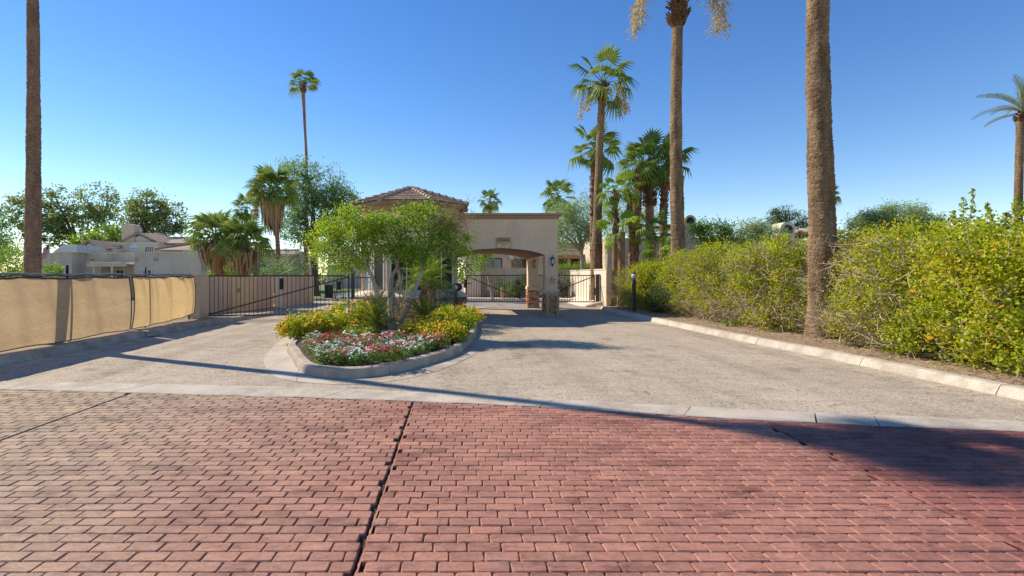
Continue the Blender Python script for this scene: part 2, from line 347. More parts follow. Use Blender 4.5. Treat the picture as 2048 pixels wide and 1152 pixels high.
M['lf_dry'] = leafmat('dry_leaf', [(0, (.28, .18, .08)), (.5, (.42, .30, .13)), (1, (.30, .34, .08))], .3)
M['lf_bright'] = leafmat('bright_leaf', [(0, (.12, .22, .03)), (.5, (.25, .38, .05)), (1, (.42, .48, .08))], .4)
M['flower_yellow'] = leafmat('lantana_flower', [(0, (.90, .40, .01)), (.5, (.92, .58, .02)), (1, (.95, .70, .06))], .3)
M['flower_red'] = leafmat('red_flower', [(0, (.55, .02, .06)), (.6, (.65, .06, .12)), (1, (.75, .22, .26))], .2)
M['flower_white'] = leafmat('white_flower', [(0, (.80, .78, .76)), (1, (.88, .86, .84))], .2)
M['flower_pink'] = leafmat('pink_flower', [(0, (.70, .12, .12)), (.5, (.75, .30, .30)), (1, (.80, .50, .50))], .2)

def frondmat(name, c, c2):
    m, n, l, b = nt(name); oi = n.new('ShaderNodeObjectInfo'); r = ramp(n, [(0, c), (1, c2)]); l.new(oi.outputs['Random'], r.inputs[0])
    g = n.new('ShaderNodeTexCoord'); n1 = noise(n, l, 3, 3, .6, g.outputs['Object']); r2 = ramp(n, [(.3, (.8, .8, .8)), (.7, (1.15, 1.15, 1.0))]); l.new(n1.outputs[0], r2.inputs[0])
    o = mix(n, l, r.outputs[0], r2.outputs[0], 1, 'MULTIPLY')
    l.new(o, b.inputs['Base Color']); b.inputs['Roughness'].default_value = .55; b.inputs['Specular IOR Level'].default_value = .2
    t = n.new('ShaderNodeBsdfTranslucent'); l.new(o, t.inputs[0]); ms = n.new('ShaderNodeMixShader'); ms.inputs[0].default_value = .35
    l.new(b.outputs[0], ms.inputs[1]); l.new(t.outputs[0], ms.inputs[2]); l.new(ms.outputs[0], n['Material Output'].inputs[0])
    return m
M['frond'] = frondmat('palm_frond', (.14, .25, .05), (.34, .42, .10))
M['frond_light'] = frondmat('palm_frond_light', (.24, .38, .04), (.42, .52, .08))
M['frond_grey'] = frondmat('palm_frond_grey', (.22, .27, .17), (.34, .38, .24))
M['frond_cycad'] = frondmat('cycad_frond', (.13, .20, .03), (.34, .33, .05))
# ------------------------------------------------------------------ curves
def catmull(pts, n=10, closed=False):
    P = [Vector(p) for p in pts]; out = []; N = len(P)
    rng = range(N if closed else N - 1)
    for i in rng:
        if closed: p0, p1, p2, p3 = P[(i - 1) % N], P[i], P[(i + 1) % N], P[(i + 2) % N]
        else: p0, p1, p2, p3 = P[max(i - 1, 0)], P[i], P[i + 1], P[min(i + 2, N - 1)]
        for k in range(n):
            t = k / n
            out.append(.5 * ((2 * p1) + (p2 - p0) * t + (2 * p0 - 5 * p1 + 4 * p2 - p3) * t * t + (3 * p1 - p0 - 3 * p2 + p3) * t ** 3))
    if not closed: out.append(P[-1])
    return out

def offset_path(path, off):            # + = left of the direction of travel
    out = []
    for i, p in enumerate(path):
        t = (path[min(i + 1, len(path) - 1)] - path[max(i - 1, 0)]); t = Vector((t.x, t.y)).normalized()
        out.append(Vector((p.x - t.y * off, p.y + t.x * off)))
    return out

def arclen(path):
    s = [0]
    for a, b in zip(path, path[1:]): s.append(s[-1] + (b - a).length)
    return s

def subpath(path, s0, s1):
    s = arclen(path); out = []
    def at(q):
        for i in range(len(s) - 1):
            if s[i] <= q <= s[i + 1]: return path[i].lerp(path[i + 1], (q - s[i]) / max(1e-9, s[i + 1] - s[i]))
        return path[-1]
    out = [at(s0)] + [p for p, q in zip(path, s) if s0 + .02 < q < s1 - .02] + [at(s1)]
    return [Vector((p.x, p.y)) for p in out]

def sweep(mb, path, prof, m=0):          # prof: closed polygon of (offset, z)
    rings = []
    for off, z in prof: rings.append([(q.x, q.y, z) for q in offset_path(path, off)])
    n = len(prof); L = len(path); v = [rings[j][i] for i in range(L) for j in range(n)]; f = []
    for i in range(L - 1):
        for j in range(n): f.append((i * n + j, i * n + (j + 1) % n, (i + 1) * n + (j + 1) % n, (i + 1) * n + j))
    f.append(tuple(range(n))); f.append(tuple((L - 1) * n + j for j in range(n - 1, -1, -1)))
    return mb.add(v, f, m)

def struct(name, mb, mats, parent=None):
    o = mb.build(name, mats, parent)
    if parent is None: o['kind'] = 'structure'
    return o

def strips(path, gap, lengths):
    s = arclen(path)[-1]; q = 0; k = 0
    while q < s - .05:
        L = lengths[k % len(lengths)]; k += 1; e = min(q + L, s)
        if s - e < .3: e = s
        yield subpath(path, q + gap / 2, e - gap / 2); q = e

# ------------------------------------------------------------------ ground
mb = MB(); mb.add([(-400, -60, -.08), (400, -60, -.08), (400, 900, -.08), (-400, 900, -.08)], [(0, 1, 2, 3)])
struct('ground', mb, M['dirt'])

# ---- concrete band between street and drive
near = [(-16, 7.9), (-10, 7.45), (-6.5, 7.1), (-1.95, 6.61), (.9, 6.18), (3.27, 5.62), (5.87, 5.18), (10, 4.5), (16, 3.5)]
far_ = [(-16, 8.45), (-10, 8.0), (-6.99, 7.64), (-2.12, 7.18), (.98, 6.58), (3.51, 6.02), (6.26, 5.53), (10, 4.9), (16, 3.9)]
nearc = [Vector((p.x, p.y)) for p in catmull([(x, y, 0) for x, y in near], 10)]
farc = [Vector((p.x, p.y)) for p in catmull([(x, y, 0) for x, y in far_], 10)]
def yat(curve, x):
    for a, b in zip(curve, curve[1:]):
        if a.x <= x <= b.x: return a.y + (b.y - a.y) * (x - a.x) / (b.x - a.x)
    return curve[-1].y if x > 0 else curve[0].y

mb = MB()
nx = [i * .5 for i in range(-32, 33)]
v = [(x, yat(nearc, x) - .02, -.03) for x in nx] + [(x, yat(farc, x) + .02, -.03) for x in nx]; k = len(nx)
mb.add(v, [(i, i + 1, k + i + 1, k + i) for i in range(k - 1)])
band = struct('concrete_band', mb, M['joint'])
cuts = [-16, -13.5, -11.2, -9.1, -7.3, -6.45, -5.55, -4.75, -3.2, -1.78, .72, 1.02, 2.62, 3.95, 4.55, 6.9, 9.2, 11.5, 14, 16]
for i, (a, b_) in enumerate(zip(cuts, cuts[1:])):
    mb = MB(); n = max(3, int((b_ - a) / .3)); xs = [a + .006 + (b_ - a - .012) * j / n for j in range(n + 1)]
    sk = .18 * math.sin(i * 2.3)          # joints are not square
    vb = []; rr = random.Random(i)
    for j, x in enumerate(xs):
        w = .012 * rr.uniform(-1, 1)
        yn = yat(nearc, x) + w; yf = yat(farc, x + .25) + .008 * rr.uniform(-1, 1)
        vb += [(x, yn, -.03), (x, yn, -.002), (x + .004, yn + .02, .006), (x + .25, yf - .015, .008), (x + .25, yf, .002), (x + .25, yf, -.03)]
    f = []
    for j in range(n):
        for q in range(5): f.append((j * 6 + q, (j + 1) * 6 + q, (j + 1) * 6 + q + 1, j * 6 + q + 1))
    f += [tuple(range(6)), tuple(n * 6 + q for q in range(5, -1, -1))]
    mb.add(vb, f); mb.build('slab', M['concrete_pale'] if i % 5 != 2 else M['concrete'], band)

# ---- brick street
mb = MB(); v = [(x, -12, -.03) for x in nx] + [(x, yat(nearc, x) + .01, -.03) for x in nx]
mb.add(v, [(i, i + 1, k + i + 1, k + i) for i in range(k - 1)])
street = struct('brick_street', mb, M['joint'])
BP, BW = .1016, .2032
def brick_arrays(x0, x1, y0, y1, rr, inset=.0062, wob=.0042):
    c = .009
    base = [(x0 + c, y0), (x1 - c, y0), (x1, y0 + c), (x1, y1 - c), (x1 - c, y1), (x0 + c, y1), (x0, y1 - c), (x0, y0 + c)]
    cx, cy = (x0 + x1) / 2, (y0 + y1) / 2; hx, hy = (x1 - x0) / 2, (y1 - y0) / 2
    out = []; dz = rr.uniform(-.0018, .0018); tx = rr.uniform(-.012, .012); ty = rr.uniform(-.016, .016)
    o = [(x + rr.uniform(-wob, wob) * .6, y + rr.uniform(-wob, wob) * .6) for x, y in base]
    for z, ins in ((-.035, 0), (-.0075, 0), (.0, inset)):
        for (x, y) in o:
            fx = 1 - ins / hx; fy = 1 - ins / hy
            xx = cx + (x - cx) * fx; yy = cy + (y - cy) * fy
            out.append((xx, yy, z + (dz + tx * (xx - cx) + ty * (yy - cy) if z > -.015 else 0)))
    return out
BF = [tuple(range(16, 24))]
for kk in range(2):
    for i in range(8): BF.append((kk * 8 + i, kk * 8 + (i + 1) % 8, kk * 8 + 8 + (i + 1) % 8, kk * 8 + 8 + i))
variants = []
for q in range(14):
    rr = random.Random(100 + q); mbv = MB(); mbv.add(brick_arrays(-BW / 2 + .0022, BW / 2 - .0022, -BP / 2 + .0018, BP / 2 - .0018, rr), BF)
    me = mbv.mesh('brick', M['brick']); a = me.attributes.new('tint', 'FLOAT', 'FACE'); tv = rr.random(); a.data.foreach_set('value', [tv] * len(me.polygons)); variants.append(me)
JX = [-8.38, -4.48, -.565, 3.35, 7.25]
edges = [-10.2] + JX + [10.4]
cells = []
row = 0; y = .9
while y < 8.0:
    gap_row = abs(y - 6.35) < .05
    for s in range(len(edges) - 1):
        xa, xb = edges[s] + .014, edges[s + 1] - .014
        off = (row % 2) * .5 + (.13 * math.sin(row * 1.7) + .31 * s)
        x = xa - (off % 1) * BW
        while x < xb:
            x0 = max(x, xa); x1 = min(x + BW, xb)
            ym = yat(nearc, (x0 + x1) / 2)
            if x1 - x0 > .05 and y + BP < ym - .012: cells.append((x0, x1, y, y + BP, x1 - x0 > BW - .001))
            elif x1 - x0 > .05 and y + .035 < ym - .012: cells.append((x0, x1, y, ym - .012, False))
            x += BW
    y += BP; row += 1
def inview(c):
    px = 915 + 1000 * (c[0] + c[1]) / 2 / c[2]; py = 550 + 1620 / c[2]
    return -40 < px < 2088 and py < 1165
order = sorted([c for c in cells if inview(c) and c[4]], key=lambda c: c[2])[:300]
near_set = set(order)
rr = random.Random(5)
for c in order:
    o = link('brick', rr.choice(variants), street); o.location = ((c[0] + c[1]) / 2, (c[2] + c[3]) / 2, rr.uniform(-.001, .001)); o.rotation_euler = (0, 0, math.pi * rr.randint(0, 1) + rr.uniform(-.008, .008))
V = []; F8 = []; T = []
mbj = MB(); tl = []
for c in cells:
    if c in near_set: continue
    g_ = .0045 if int(c[2] * 97) % 4 == 1 else .002; mbj.add(brick_arrays(c[0] + g_, c[1] - g_, c[2] + .0018, c[3] - .0018, rr, min(.0062, (c[3] - c[2]) * .15)), BF); tl += [rr.random()] * len(BF)
me = mbj.mesh('bricks_beyond', M['brick']); a = me.attributes.new('tint', 'FLOAT', 'FACE'); a.data.foreach_set('value', tl)
tag(link('brick_field', me, street), kind='stuff')
for jx in JX:                      # crumbled mortar lip along each slab joint
    rj = random.Random(int(jx * 100)); mb = MB(); ys_ = [.9 + i * .03 for i in range(240)]; vv = []
    ym = yat(nearc, jx) - .02
    ys_ = [q for q in ys_ if q < ym]
    for q in ys_:
        w = rj.uniform(.004, .012); vv += [(jx + .016, q, -.03), (jx + .013 - w, q, -.012 + rj.uniform(-.004, .003)), (jx + .020, q, -.001 + rj.uniform(-.005, .001))]
    mb.add(vv, [(i * 3 + k_, (i + 1) * 3 + k_, (i + 1) * 3 + k_ + 1, i * 3 + k_ + 1) for i in range(len(ys_) - 1) for k_ in range(2)]); mb.build('joint_mortar', M['brick'], street)

# ---- drive
mb = MB(); xs = [i * .5 for i in range(-18, 18)]
v = [(x, yat(farc, x) + .0, .0) for x in xs] + [(x, 26.2, 0) for x in xs]; k = len(xs)
mb.add(v, [(i, i + 1, k + i + 1, k + i) for i in range(k - 1)]); struct('driveway', mb, M['road'])
mb = MB(); mb.add([(-14, 26.2, -.004), (14, 26.2, -.004), (14, 34, -.004), (-14, 34, -.004)], [(0, 1, 2, 3)])
mb.add([(-14, 34, -.004), (-2, 34, -.004), (-4, 90, -.004), (-22, 90, -.004)], [(0, 1, 2, 3)]); struct('inner_road', mb, M['road_inner'])
mb = MB(); mb.box(.85, 7.0, 24.4, 26.0, -.02, .006); struct('threshold_slab', mb, M['threshold'])
mb = MB(); mb.add([(-9.4, 19.5, .005), (-4.2, 19.5, .005), (-4.6, 33, .005), (-8.2, 33, .005)], [(0, 1, 2, 3)]); struct('concrete_drive', mb, M['concrete_dark'])

# ---- traffic island: gutter, kerb pieces, soil
isl = [(-3.9, 18.6), (-3.97, 16), (-3.98, 13.5), (-3.72, 11), (-3.25, 9.75), (-2.8, 8.7), (-2.42, 8.08), (-1.8, 7.79), (-1.2, 8.05), (-.5, 9.05), (.05, 10.3), (.37, 12.2), (.58, 14.4), (.7, 18), (.82, 23.8)]
islp = [Vector((p.x, p.y)) for p in catmull([(x, y, 0) for x, y in isl], 8)]       # travel: island on the left hand
gut = [(-4.5, 18.6), (-4.5, 14), (-4.28, 11.9), (-3.78, 9.8), (-3.2, 8.45), (-2.66, 7.73), (-1.72, 7.38), (-.98, 7.64), (-.3, 8.5), (.35, 10.2), (.8, 12.4), (.92, 13.4), (.9, 15), (.95, 18), (1.02, 23.8)]
gutp = [Vector((p.x, p.y)) for p in catmull([(x, y, 0) for x, y in gut], 8)]
mb = MB(); k = len(islp); v = [(p.x, p.y, -.02) for p in gutp] + [(p.x, p.y, -.02) for p in offset_path(islp, .05)]
mb.add(v, [(i, i + 1, k + i + 1, k + i) for i in range(k - 1)]); kerb_i = struct('island_kerb', mb, M['joint'])
prof = [(0, -.02), (.012, .10), (.03, .15), (.06, .162), (.17, .162), (.19, .14), (.19, -.02)]
Ls = [3.1, 2.6, 2.3, 2.4, 1.95, 2.2, 2.4, 3, 3]
for i, sp in enumerate(strips(islp, .012, Ls)):
    mb = MB(); sweep(mb, sp, [(a_, z_) for a_, z_ in prof][::-1]); mb.build('kerb_stone', M['concrete_dark'], kerb_i)
for i, (a0, a1) in enumerate([(0, .1), (.1, .2), (.2, .285), (.285, .38), (.38, .435), (.435, .49), (.49, .57), (.57, .68), (.68, .8), (.8, 1)]):
    i0, i1 = int(a0 * (k - 1)), int(a1 * (k - 1)); mb = MB(); vv = []
    for j in range(i0, i1 + 1):
        e = .006 if j == i0 else (-.006 if j == i1 else 0)
        g_, s_ = gutp[j], islp[j]; t = (gutp[min(j + 1, k - 1)] - gutp[max(j - 1, 0)]).normalized() * e
        vv += [(g_.x + t.x, g_.y + t.y, -.02), (g_.x + t.x, g_.y + t.y, .006), (s_.x + t.x, s_.y + t.y, .012), (s_.x + t.x, s_.y + t.y, -.02)]
    nn = i1 - i0; f = []
    for j in range(nn):
        for q in range(3): f.append((j * 4 + q, (j + 1) * 4 + q, (j + 1) * 4 + q + 1, j * 4 + q + 1))
    f += [(0, 1, 2, 3), (nn * 4 + 3, nn * 4 + 2, nn * 4 + 1, nn * 4)]
    mb.add(vv, f); mb.build('gutter_slab', M['concrete'] if i < 5 else M['concrete_dark'], kerb_i)
inner = offset_path(islp, .15)
mb = MB(); N_ = len(inner) // 2
cpts = []
vv = [(p.x, p.y, .12) for p in inner]; cx = [(-1.7 if p.y > 9 else -1.75, p.y + (.6 if p.y < 9 else 0), .15) for p in inner]
kk = len(vv); mb.add(vv + [(c[0], max(c[1], 8.9), .19) for c in cx], [(i, i + 1, kk + i + 1, kk + i) for i in range(kk - 1)])
struct('planting_soil', mb, M['soil'])

# ---- right kerb, verge
rk = [(8.2, 1.0), (7.5, 4.5), (7.24, 6.4), (7.2, 7.43), (7.1, 10), (6.86, 12.56), (6.72, 16), (6.6, 19), (6.62, 21.5), (6.78, 23.8)]
rkp = [Vector((p.x, p.y)) for p in catmull([(x, y, 0) for x, y in rk], 8)]
mb = MB(); sweep(mb, rkp, [(-.05, -.02), (-.05, .03), (-.25, .03), (-.25, -.02)]); kerb_r = struct('verge_kerb', mb, M['joint'])
prof = [(0, -.02), (-.015, .03), (-.07, .128), (-.095, .145), (-.24, .15), (-.26, .13), (-.26, -.02)]
for i, sp in enumerate(strips(rkp, .014, [3.0, 2.8, 2.2, 2.75, 2.1, 2.3, 2.9, 2.4, 3.0])):
    mb = MB(); sweep(mb, sp, prof); mb.build('kerb_stone', M['concrete_pale'] if i not in (6,) else M['concrete'], kerb_r)
    mb = MB(); sweep(mb, sp, [(.32, -.02), (.32, .004), (.0, .009), (.0, -.02)]); mb.build('gutter_slab', M['road'] if i % 3 else M['concrete_dark'], kerb_r)
rb = offset_path(rkp, -.245)
def grid_sheet(name, left, right, n, zf, mat_):
    mb = MB(); L = len(left); v = []
    for a_, b_ in zip(left, right):
        for j in range(n + 1):
            p = a_.lerp(b_, j / n); v.append((p.x, p.y, zf(p.x, p.y, j / n)))
    mb.add(v, [(i * (n + 1) + j, i * (n + 1) + j + 1, (i + 1) * (n + 1) + j + 1, (i + 1) * (n + 1) + j) for i in range(L - 1) for j in range(n)])
    return struct(name, mb, mat_)
grid_sheet('verge', rb, [Vector((16, p.y)) for p in rb], 14, lambda x, y, t: .125 + .04 * min(1, t * 6) + .015 * math.sin(x * 5 + y * 3.1) * math.sin(y * 4.3) * (t > .01), M['dirt'])
mb = MB(); mb.box(6.9, 16, 23.8, 60, -.05, .10); struct('garden_bed', mb, M['dirt'])

# litter of dry leaves and twigs on the verge
n = 5200; yy = NR.uniform(4, 23, n); tt = NR.uniform(.0, 1.9, n) ** 1.3
xk = np.interp(yy, [p.y for p in rb], [p.x for p in rb]); P = np.stack([xk + tt + .03, yy, .150 + NR.uniform(0, .025, n) + .0 * yy], 1)
def leafquads(P, L, Wd, flat=None, up=None, rng=NR):
    n = len(P); t = rng.normal(size=(n, 3))
    if flat: t[:, 2] *= flat
    t /= np.linalg.norm(t, axis=1)[:, None]
    a = rng.normal(size=(n, 3))
    if up is not None: a = a * .6 + up
    if flat: a = a * np.array([.3, .3, 0]) + np.array([0, 0, 1.0])
    b_ = np.cross(a, t); b_ /= (np.linalg.norm(b_, axis=1)[:, None] + 1e-9)
    L = (L * rng.uniform(.6, 1.3, n))[:, None]; Wd = (Wd * rng.uniform(.6, 1.3, n))[:, None]
    V = np.stack([P - t * L / 2, P + b_ * Wd / 2, P + t * L / 2, P - b_ * Wd / 2], 1).reshape(-1, 3)
    return V, np.arange(4 * n).reshape(n, 4)
V, Q = leafquads(P, .09, .018, flat=.12)
M['litter'] = leafmat('leaf_litter', [(0, (.20, .12, .06)), (.5, (.42, .24, .11)), (1, (.62, .46, .28))], .1)
tag(link('leaf_litter', np_mesh('leaf_litter', V, Q, M['litter'], NR.random(n))), 'dry brown leaves and twigs strewn along the hedge verge', 'leaf litter', kind='stuff')

# ---- left kerb and verge
lk = [(-9.2, 2.5), (-8.3, 5.5), (-8.08, 8), (-8.06, 11), (-8.05, 13), (-7.85, 15.9), (-7.6, 18.2), (-7.3, 20)]
lkp = [Vector((p.x, p.y)) for p in catmull([(x, y, 0) for x, y in lk], 8)]
mb = MB(); sweep(mb, lkp, [(.2, -.02), (.2, .03), (.05, .03), (.05, -.02)]); kerb_l = struct('fence_kerb', mb, M['joint'])
for i, sp in enumerate(strips(lkp, .014, [3.0, 2.6, 2.9, 2.55, 2.4, 3.1])):
    mb = MB(); sweep(mb, sp, [(.30, -.02), (.30, .13), (.27, .155), (.08, .155), (.04, .14), (0, .02), (0, -.02)]); mb.build('kerb_stone', M['concrete_dark'], kerb_l)
    mb = MB(); sweep(mb, sp, [(0, -.02), (0, .012), (-.36, .005), (-.36, -.02)]); mb.build('gutter_slab', M['concrete_dark'], kerb_l)
lb = offset_path(lkp, .28)
grid_sheet('fence_verge', [Vector((-60, p.y)) for p in lb], lb, 10, lambda x, y, t: .12 + .012 * math.sin(x * 4 + y * 3), M['dirt'])
mb = MB(); mb.box(-80, -8.9, 20.0, 34, -.07, .02); struct('left_garden', mb, M['dirt'])
mb = MB(); mb.add([(-60, 34, .03), (-9.2, 34, .03), (-12, 75, .03), (-60, 75, .03)], [(0, 1, 2, 3)]); struct('lawn', mb, M['lawn'])
# ------------------------------------------------------------------ text and marks
def text_mesh(body, size, mat_, extrude=.002):
    cu = bpy.data.curves.new('lettering', 'FONT'); cu.body = body; cu.size = size; cu.align_x = 'CENTER'; cu.align_y = 'CENTER'; cu.extrude = extrude; cu.resolution_u = 3; cu.offset = size * .008
    o = bpy.data.objects.new('lettering', cu); COL.objects.link(o); dg = bpy.context.evaluated_depsgraph_get()
    me = bpy.data.meshes.new_from_object(o.evaluated_get(dg)); bpy.data.objects.remove(o); me.materials.clear(); me.materials.append(mat_)
    return me
def text_on(parent, body, size, mat_, loc, sx=1):
    o = link('lettering', text_mesh(body, size, mat_), parent); o.location = loc; o.rotation_euler = (math.pi / 2, 0, 0); o.scale = (sx, 1, 1); return o
def scribble(mb, x0, x1, z, h, rr, y):     # print too small to read
    x = x0
    while x < x1:
        w = rr.uniform(.4, .9) * h
        if rr.random() > .16: mb.box(x, min(x + w, x1), y - .003, y, z - h / 2, z - h / 2 + h * rr.choice([.5, .75, 1, 1]))
        x += w + .25 * h

# ------------------------------------------------------------------ gatehouse
CX, CY = -1.88, 20.3
def octo(Ra, z): 
    s = math.tan(math.pi / 8) * Ra
    return [(CX + x, CY + y, z) for x, y in [(-s, -Ra), (s, -Ra), (Ra, -s), (Ra, s), (s, Ra), (-s, Ra), (-Ra, s), (-Ra, -s)]]
def loft(mb, rings, m=0):
    n = len(rings[0]); v = sum([list(r_) for r_ in rings], []); f = [tuple(range(n - 1, -1, -1)), tuple((len(rings) - 1) * n + i for i in range(n))]
    for k_ in range(len(rings) - 1):
        for i in range(n): f.append((k_ * n + i, k_ * n + (i + 1) % n, (k_ + 1) * n + (i + 1) % n, (k_ + 1) * n + i))
    return mb.add(v, f, m)
gh = thing('gatehouse', 'tan stucco octagonal guardhouse with tiled roof and arched drive-through canopy', 'gatehouse', (0, 0, 0))
mb = MB(); loft(mb, [octo(1.8, .98), octo(1.8, 4.1)]); mb.build('wall', M['stucco'], gh)
mb = MB(); loft(mb, [octo(1.84, 3.98), octo(1.90, 4.02), octo(1.96, 4.2), octo(2.0, 4.22)]); mb.build('cornice', M['stucco_trim'], gh)
mb = MB(); loft(mb, [octo(2.21, .78), octo(2.27, .78), octo(2.27, .84), octo(1.84, 1.02), octo(1.802, 1.02)]); mb.build('sill_ledge', M['wall_cream'], gh)
mb = MB(); loft(mb, [octo(2.16, -.01), octo(2.16, .775)]); base_w = mb.build('stone_base', M['stucco_trim'], gh)
STV = []
for q in range(10):
    rr = random.Random(300 + q); mb = MB(); w = rr.uniform(.16, .34); h = .076
    mb.bbox(-w / 2, w / 2, 0, rr.uniform(.03, .06), 0, h - .008, .008); me = mb.mesh('stone', M['stone']); a = me.attributes.new('tint', 'FLOAT', 'FACE'); tv = rr.random(); a.data.foreach_set('value', [tv] * len(me.polygons)); STV.append((me, w))
def stone_face(parent, A, B, z0, z1, seed):   # stones laid along A->B, thickness outwards (to the right of A->B)
    rr = random.Random(seed); A = Vector(A); B = Vector(B); L = (B - A).length; t = (B - A) / L; ang = math.atan2(t.y, t.x)
    z = z0; row = 0
    while z + .07 < z1:
        s = -rr.uniform(0, .12)
        while s < L - .04:
            me, w = rr.choice(STV); s0 = max(s, 0); s1 = min(s + w, L)
            if s1 - s0 > .05:
                o = link('stone', me, parent); c = A + t * (s0 + s1) / 2; o.location = (c.x, c.y, z); o.rotation_euler = (0, 0, ang + math.pi); o.scale = ((s1 - s0 - .008) / w, rr.uniform(.7, 1.3), 1)
            s += w
        z += .076; row += 1
ob = octo(2.16, 0)
for i, j in ((7, 0), (0, 1), (1, 2), (2, 3)): stone_face(base_w, ob[i][:2], ob[j][:2], 0.0, .775, 40 + i) if i in (1, 2) else None
# windows on the front facets
ow = octo(1.8, 0)
def facet_frame(i, j):
    A = Vector(ow[i][:2]); B = Vector(ow[j][:2]); t = (B - A).normalized(); nrm = Vector((t.y, -t.x)); return A, B, t, nrm
def on_facet(i, j, u0, u1, z0, z1, d0, d1, mb):
    A, B, t, nr = facet_frame(i, j); L = (B - A).length
    p = [A + t * (u0 * L) + nr * d0, A + t * (u1 * L) + nr * d0, A + t * (u1 * L) + nr * d1, A + t * (u0 * L) + nr * d1]
    q = [p[3], p[2], p[1], p[0]]
    mb.hexa([(x.x, x.y, z0) for x in q] + [(x.x, x.y, z1) for x in q]); return mb
def gwindow(i, j, u0, u1, pane, mull=True):
    w = on_facet(i, j, u0, u1, 1.06, 2.75, -.02, .012, MB()).build('window', M[pane], gh)
    for a_, b_, z0, z1 in [(u0 - .03, u0, 1.03, 2.78), (u1, u1 + .03, 1.03, 2.78), (u0, u1, 2.752, 2.78), (u0, u1, 1.03, 1.058)] + ([((u0 + u1) / 2 - .015, (u0 + u1) / 2 + .015, 1.06, 2.75)] if mull else []):
        on_facet(i, j, a_, b_, z0, z1, -.02, .03 if b_ - a_ > .1 or z1 > 2.76 or mull else .028, MB()).build('frame', M['white'], w)
gwindow(1, 2, .10, .86, 'screen'); gwindow(0, 1, .12, .88, 'screen'); gwindow(7, 0, .10, .38, 'blind', False); gwindow(7, 0, .50, .88, 'screen', False)
for i in (2, 3, 4, 5, 6, 7):        # corner posts, slightly proud
    c = ow[i]; v_ = Vector((c[0] - CX, c[1] - CY)).normalized() * .04
    mb = MB(); mb.tube([(c[0] + v_.x * .2, c[1] + v_.y * .2, 1.0), (c[0] + v_.x * .2, c[1] + v_.y * .2, 4.0)], .085, 8); mb.build('corner_post', M['stucco'], gh)
# roof with separate tiles
mb = MB(); loft(mb, [octo(2.10, 4.2), octo(2.2, 4.28), octo(2.2, 4.33), octo(.05, 5.10)]); roof = mb.build('roof', M['roof_tile'], gh)
er = 2.27; apex = Vector((CX, CY, 5.13)); oe = octo(er, 4.33)
rr = random.Random(9)
for i in range(8):
    A = Vector(oe[i]); B = Vector(oe[(i + 1) % 8]); nrow = 7
    nr = (B - A).cross(apex - A).normalized()
    for k_ in range(nrow):
        f0, f1 = k_ / nrow, min(1, (k_ + 1.12) / nrow)
        a0, b0 = A.lerp(apex, f0), B.lerp(apex, f0); a1, b1 = A.lerp(apex, f1), B.lerp(apex, f1)
        nt_ = max(1, round((b0 - a0).length / .34)); 
        for q in range(nt_):
            u0, u1 = q / nt_ + .012 / max(.3, (b0 - a0).length), (q + 1) / nt_ - .012 / max(.3, (b0 - a0).length)
            jit = rr.uniform(0, .008)
            p0, p1, p2, p3 = a0.lerp(b0, u0), a0.lerp(b0, u1), a1.lerp(b1, u1), a1.lerp(b1, u0)
            lo, hi = nr * (.012), nr * (.05 + jit); lo2, hi2 = nr * .0, nr * .012
            mb = MB(); mb.hexa([p0 + lo, p1 + lo, p2 + lo2, p3 + lo2, p0 + hi, p1 + hi, p2 + hi2, p3 + hi2]); mb.build('tile', M['roof_tile'], roof)
    # hip caps
    n_c = 8
    for k_ in range(n_c):
        p, q = A.lerp(apex, k_ / n_c - .01), A.lerp(apex, (k_ + 1.0) / n_c)
        mb = MB(); mb.tube([p + Vector((0, 0, .045)), q + Vector((0, 0, .02))], [.105, .075], 8, sm=False); mb.build('ridge_tile', M['ridge_tile'], roof)
mb = MB(); mb.lathe([(.16, 5.05), (.14, 5.16), (.05, 5.24)], (CX, CY, 0), 8, sm=False); mb.build('ridge_tile', M['ridge_tile'], roof)
# canopy: front and back arched walls, side beam, ceiling
XL, XR, Y0, Y1 = -.35, 3.96, 19.75, 25.0
ox0, ox1, zs, za = -.15, 3.46, 2.40, 2.67
def arch(t): return zs + (za - zs) * (1 - (2 * t - 1) ** 2) ** .75
npz = 16
poly = [(XR, 2.3), (XR, 3.9), (XL, 3.9), (XL, 2.3), (ox0, 2.3)] + [(ox0 + (ox1 - ox0) * i / npz, arch(i / npz)) for i in range(npz + 1)] + [(ox1, 2.3)]
def arch_wall(y0, y1):
    mb = MB(); N = npz
    for i in range(N):            # strips above the opening keep faces convex
        x0_, x1_ = ox0 + (ox1 - ox0) * i / N, ox0 + (ox1 - ox0) * (i + 1) / N
        mb.hexa([(x0_, y0, arch(i / N)), (x1_, y0, arch((i + 1) / N)), (x1_, y1, arch((i + 1) / N)), (x0_, y1, arch(i / N)), (x0_, y0, 3.9), (x1_, y0, 3.9), (x1_, y1, 3.9), (x0_, y1, 3.9)])
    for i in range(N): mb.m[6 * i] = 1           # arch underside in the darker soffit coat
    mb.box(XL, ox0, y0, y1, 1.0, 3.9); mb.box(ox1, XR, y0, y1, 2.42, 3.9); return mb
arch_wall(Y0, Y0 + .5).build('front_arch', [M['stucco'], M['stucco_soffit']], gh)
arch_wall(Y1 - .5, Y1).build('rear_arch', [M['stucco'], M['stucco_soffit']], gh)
mb = MB(); N = 12
for i in range(N):
    a0, a1 = i / N, (i + 1) / N; y0, y1 = Y0 + .5 + (Y1 - Y0 - 1) * a0, Y0 + .5 + (Y1 - Y0 - 1) * a1
    mb.hexa([(ox1 + .003, y0, arch(a0)), (XR - .003, y0, arch(a0)), (XR - .003, y1, arch(a1)), (ox1 + .003, y1, arch(a1)), (ox1 + .003, y0, 3.88), (XR - .003, y0, 3.88), (XR - .003, y1, 3.88), (ox1 + .003, y1, 3.88)])
mb.build('side_beam', M['stucco'], gh)
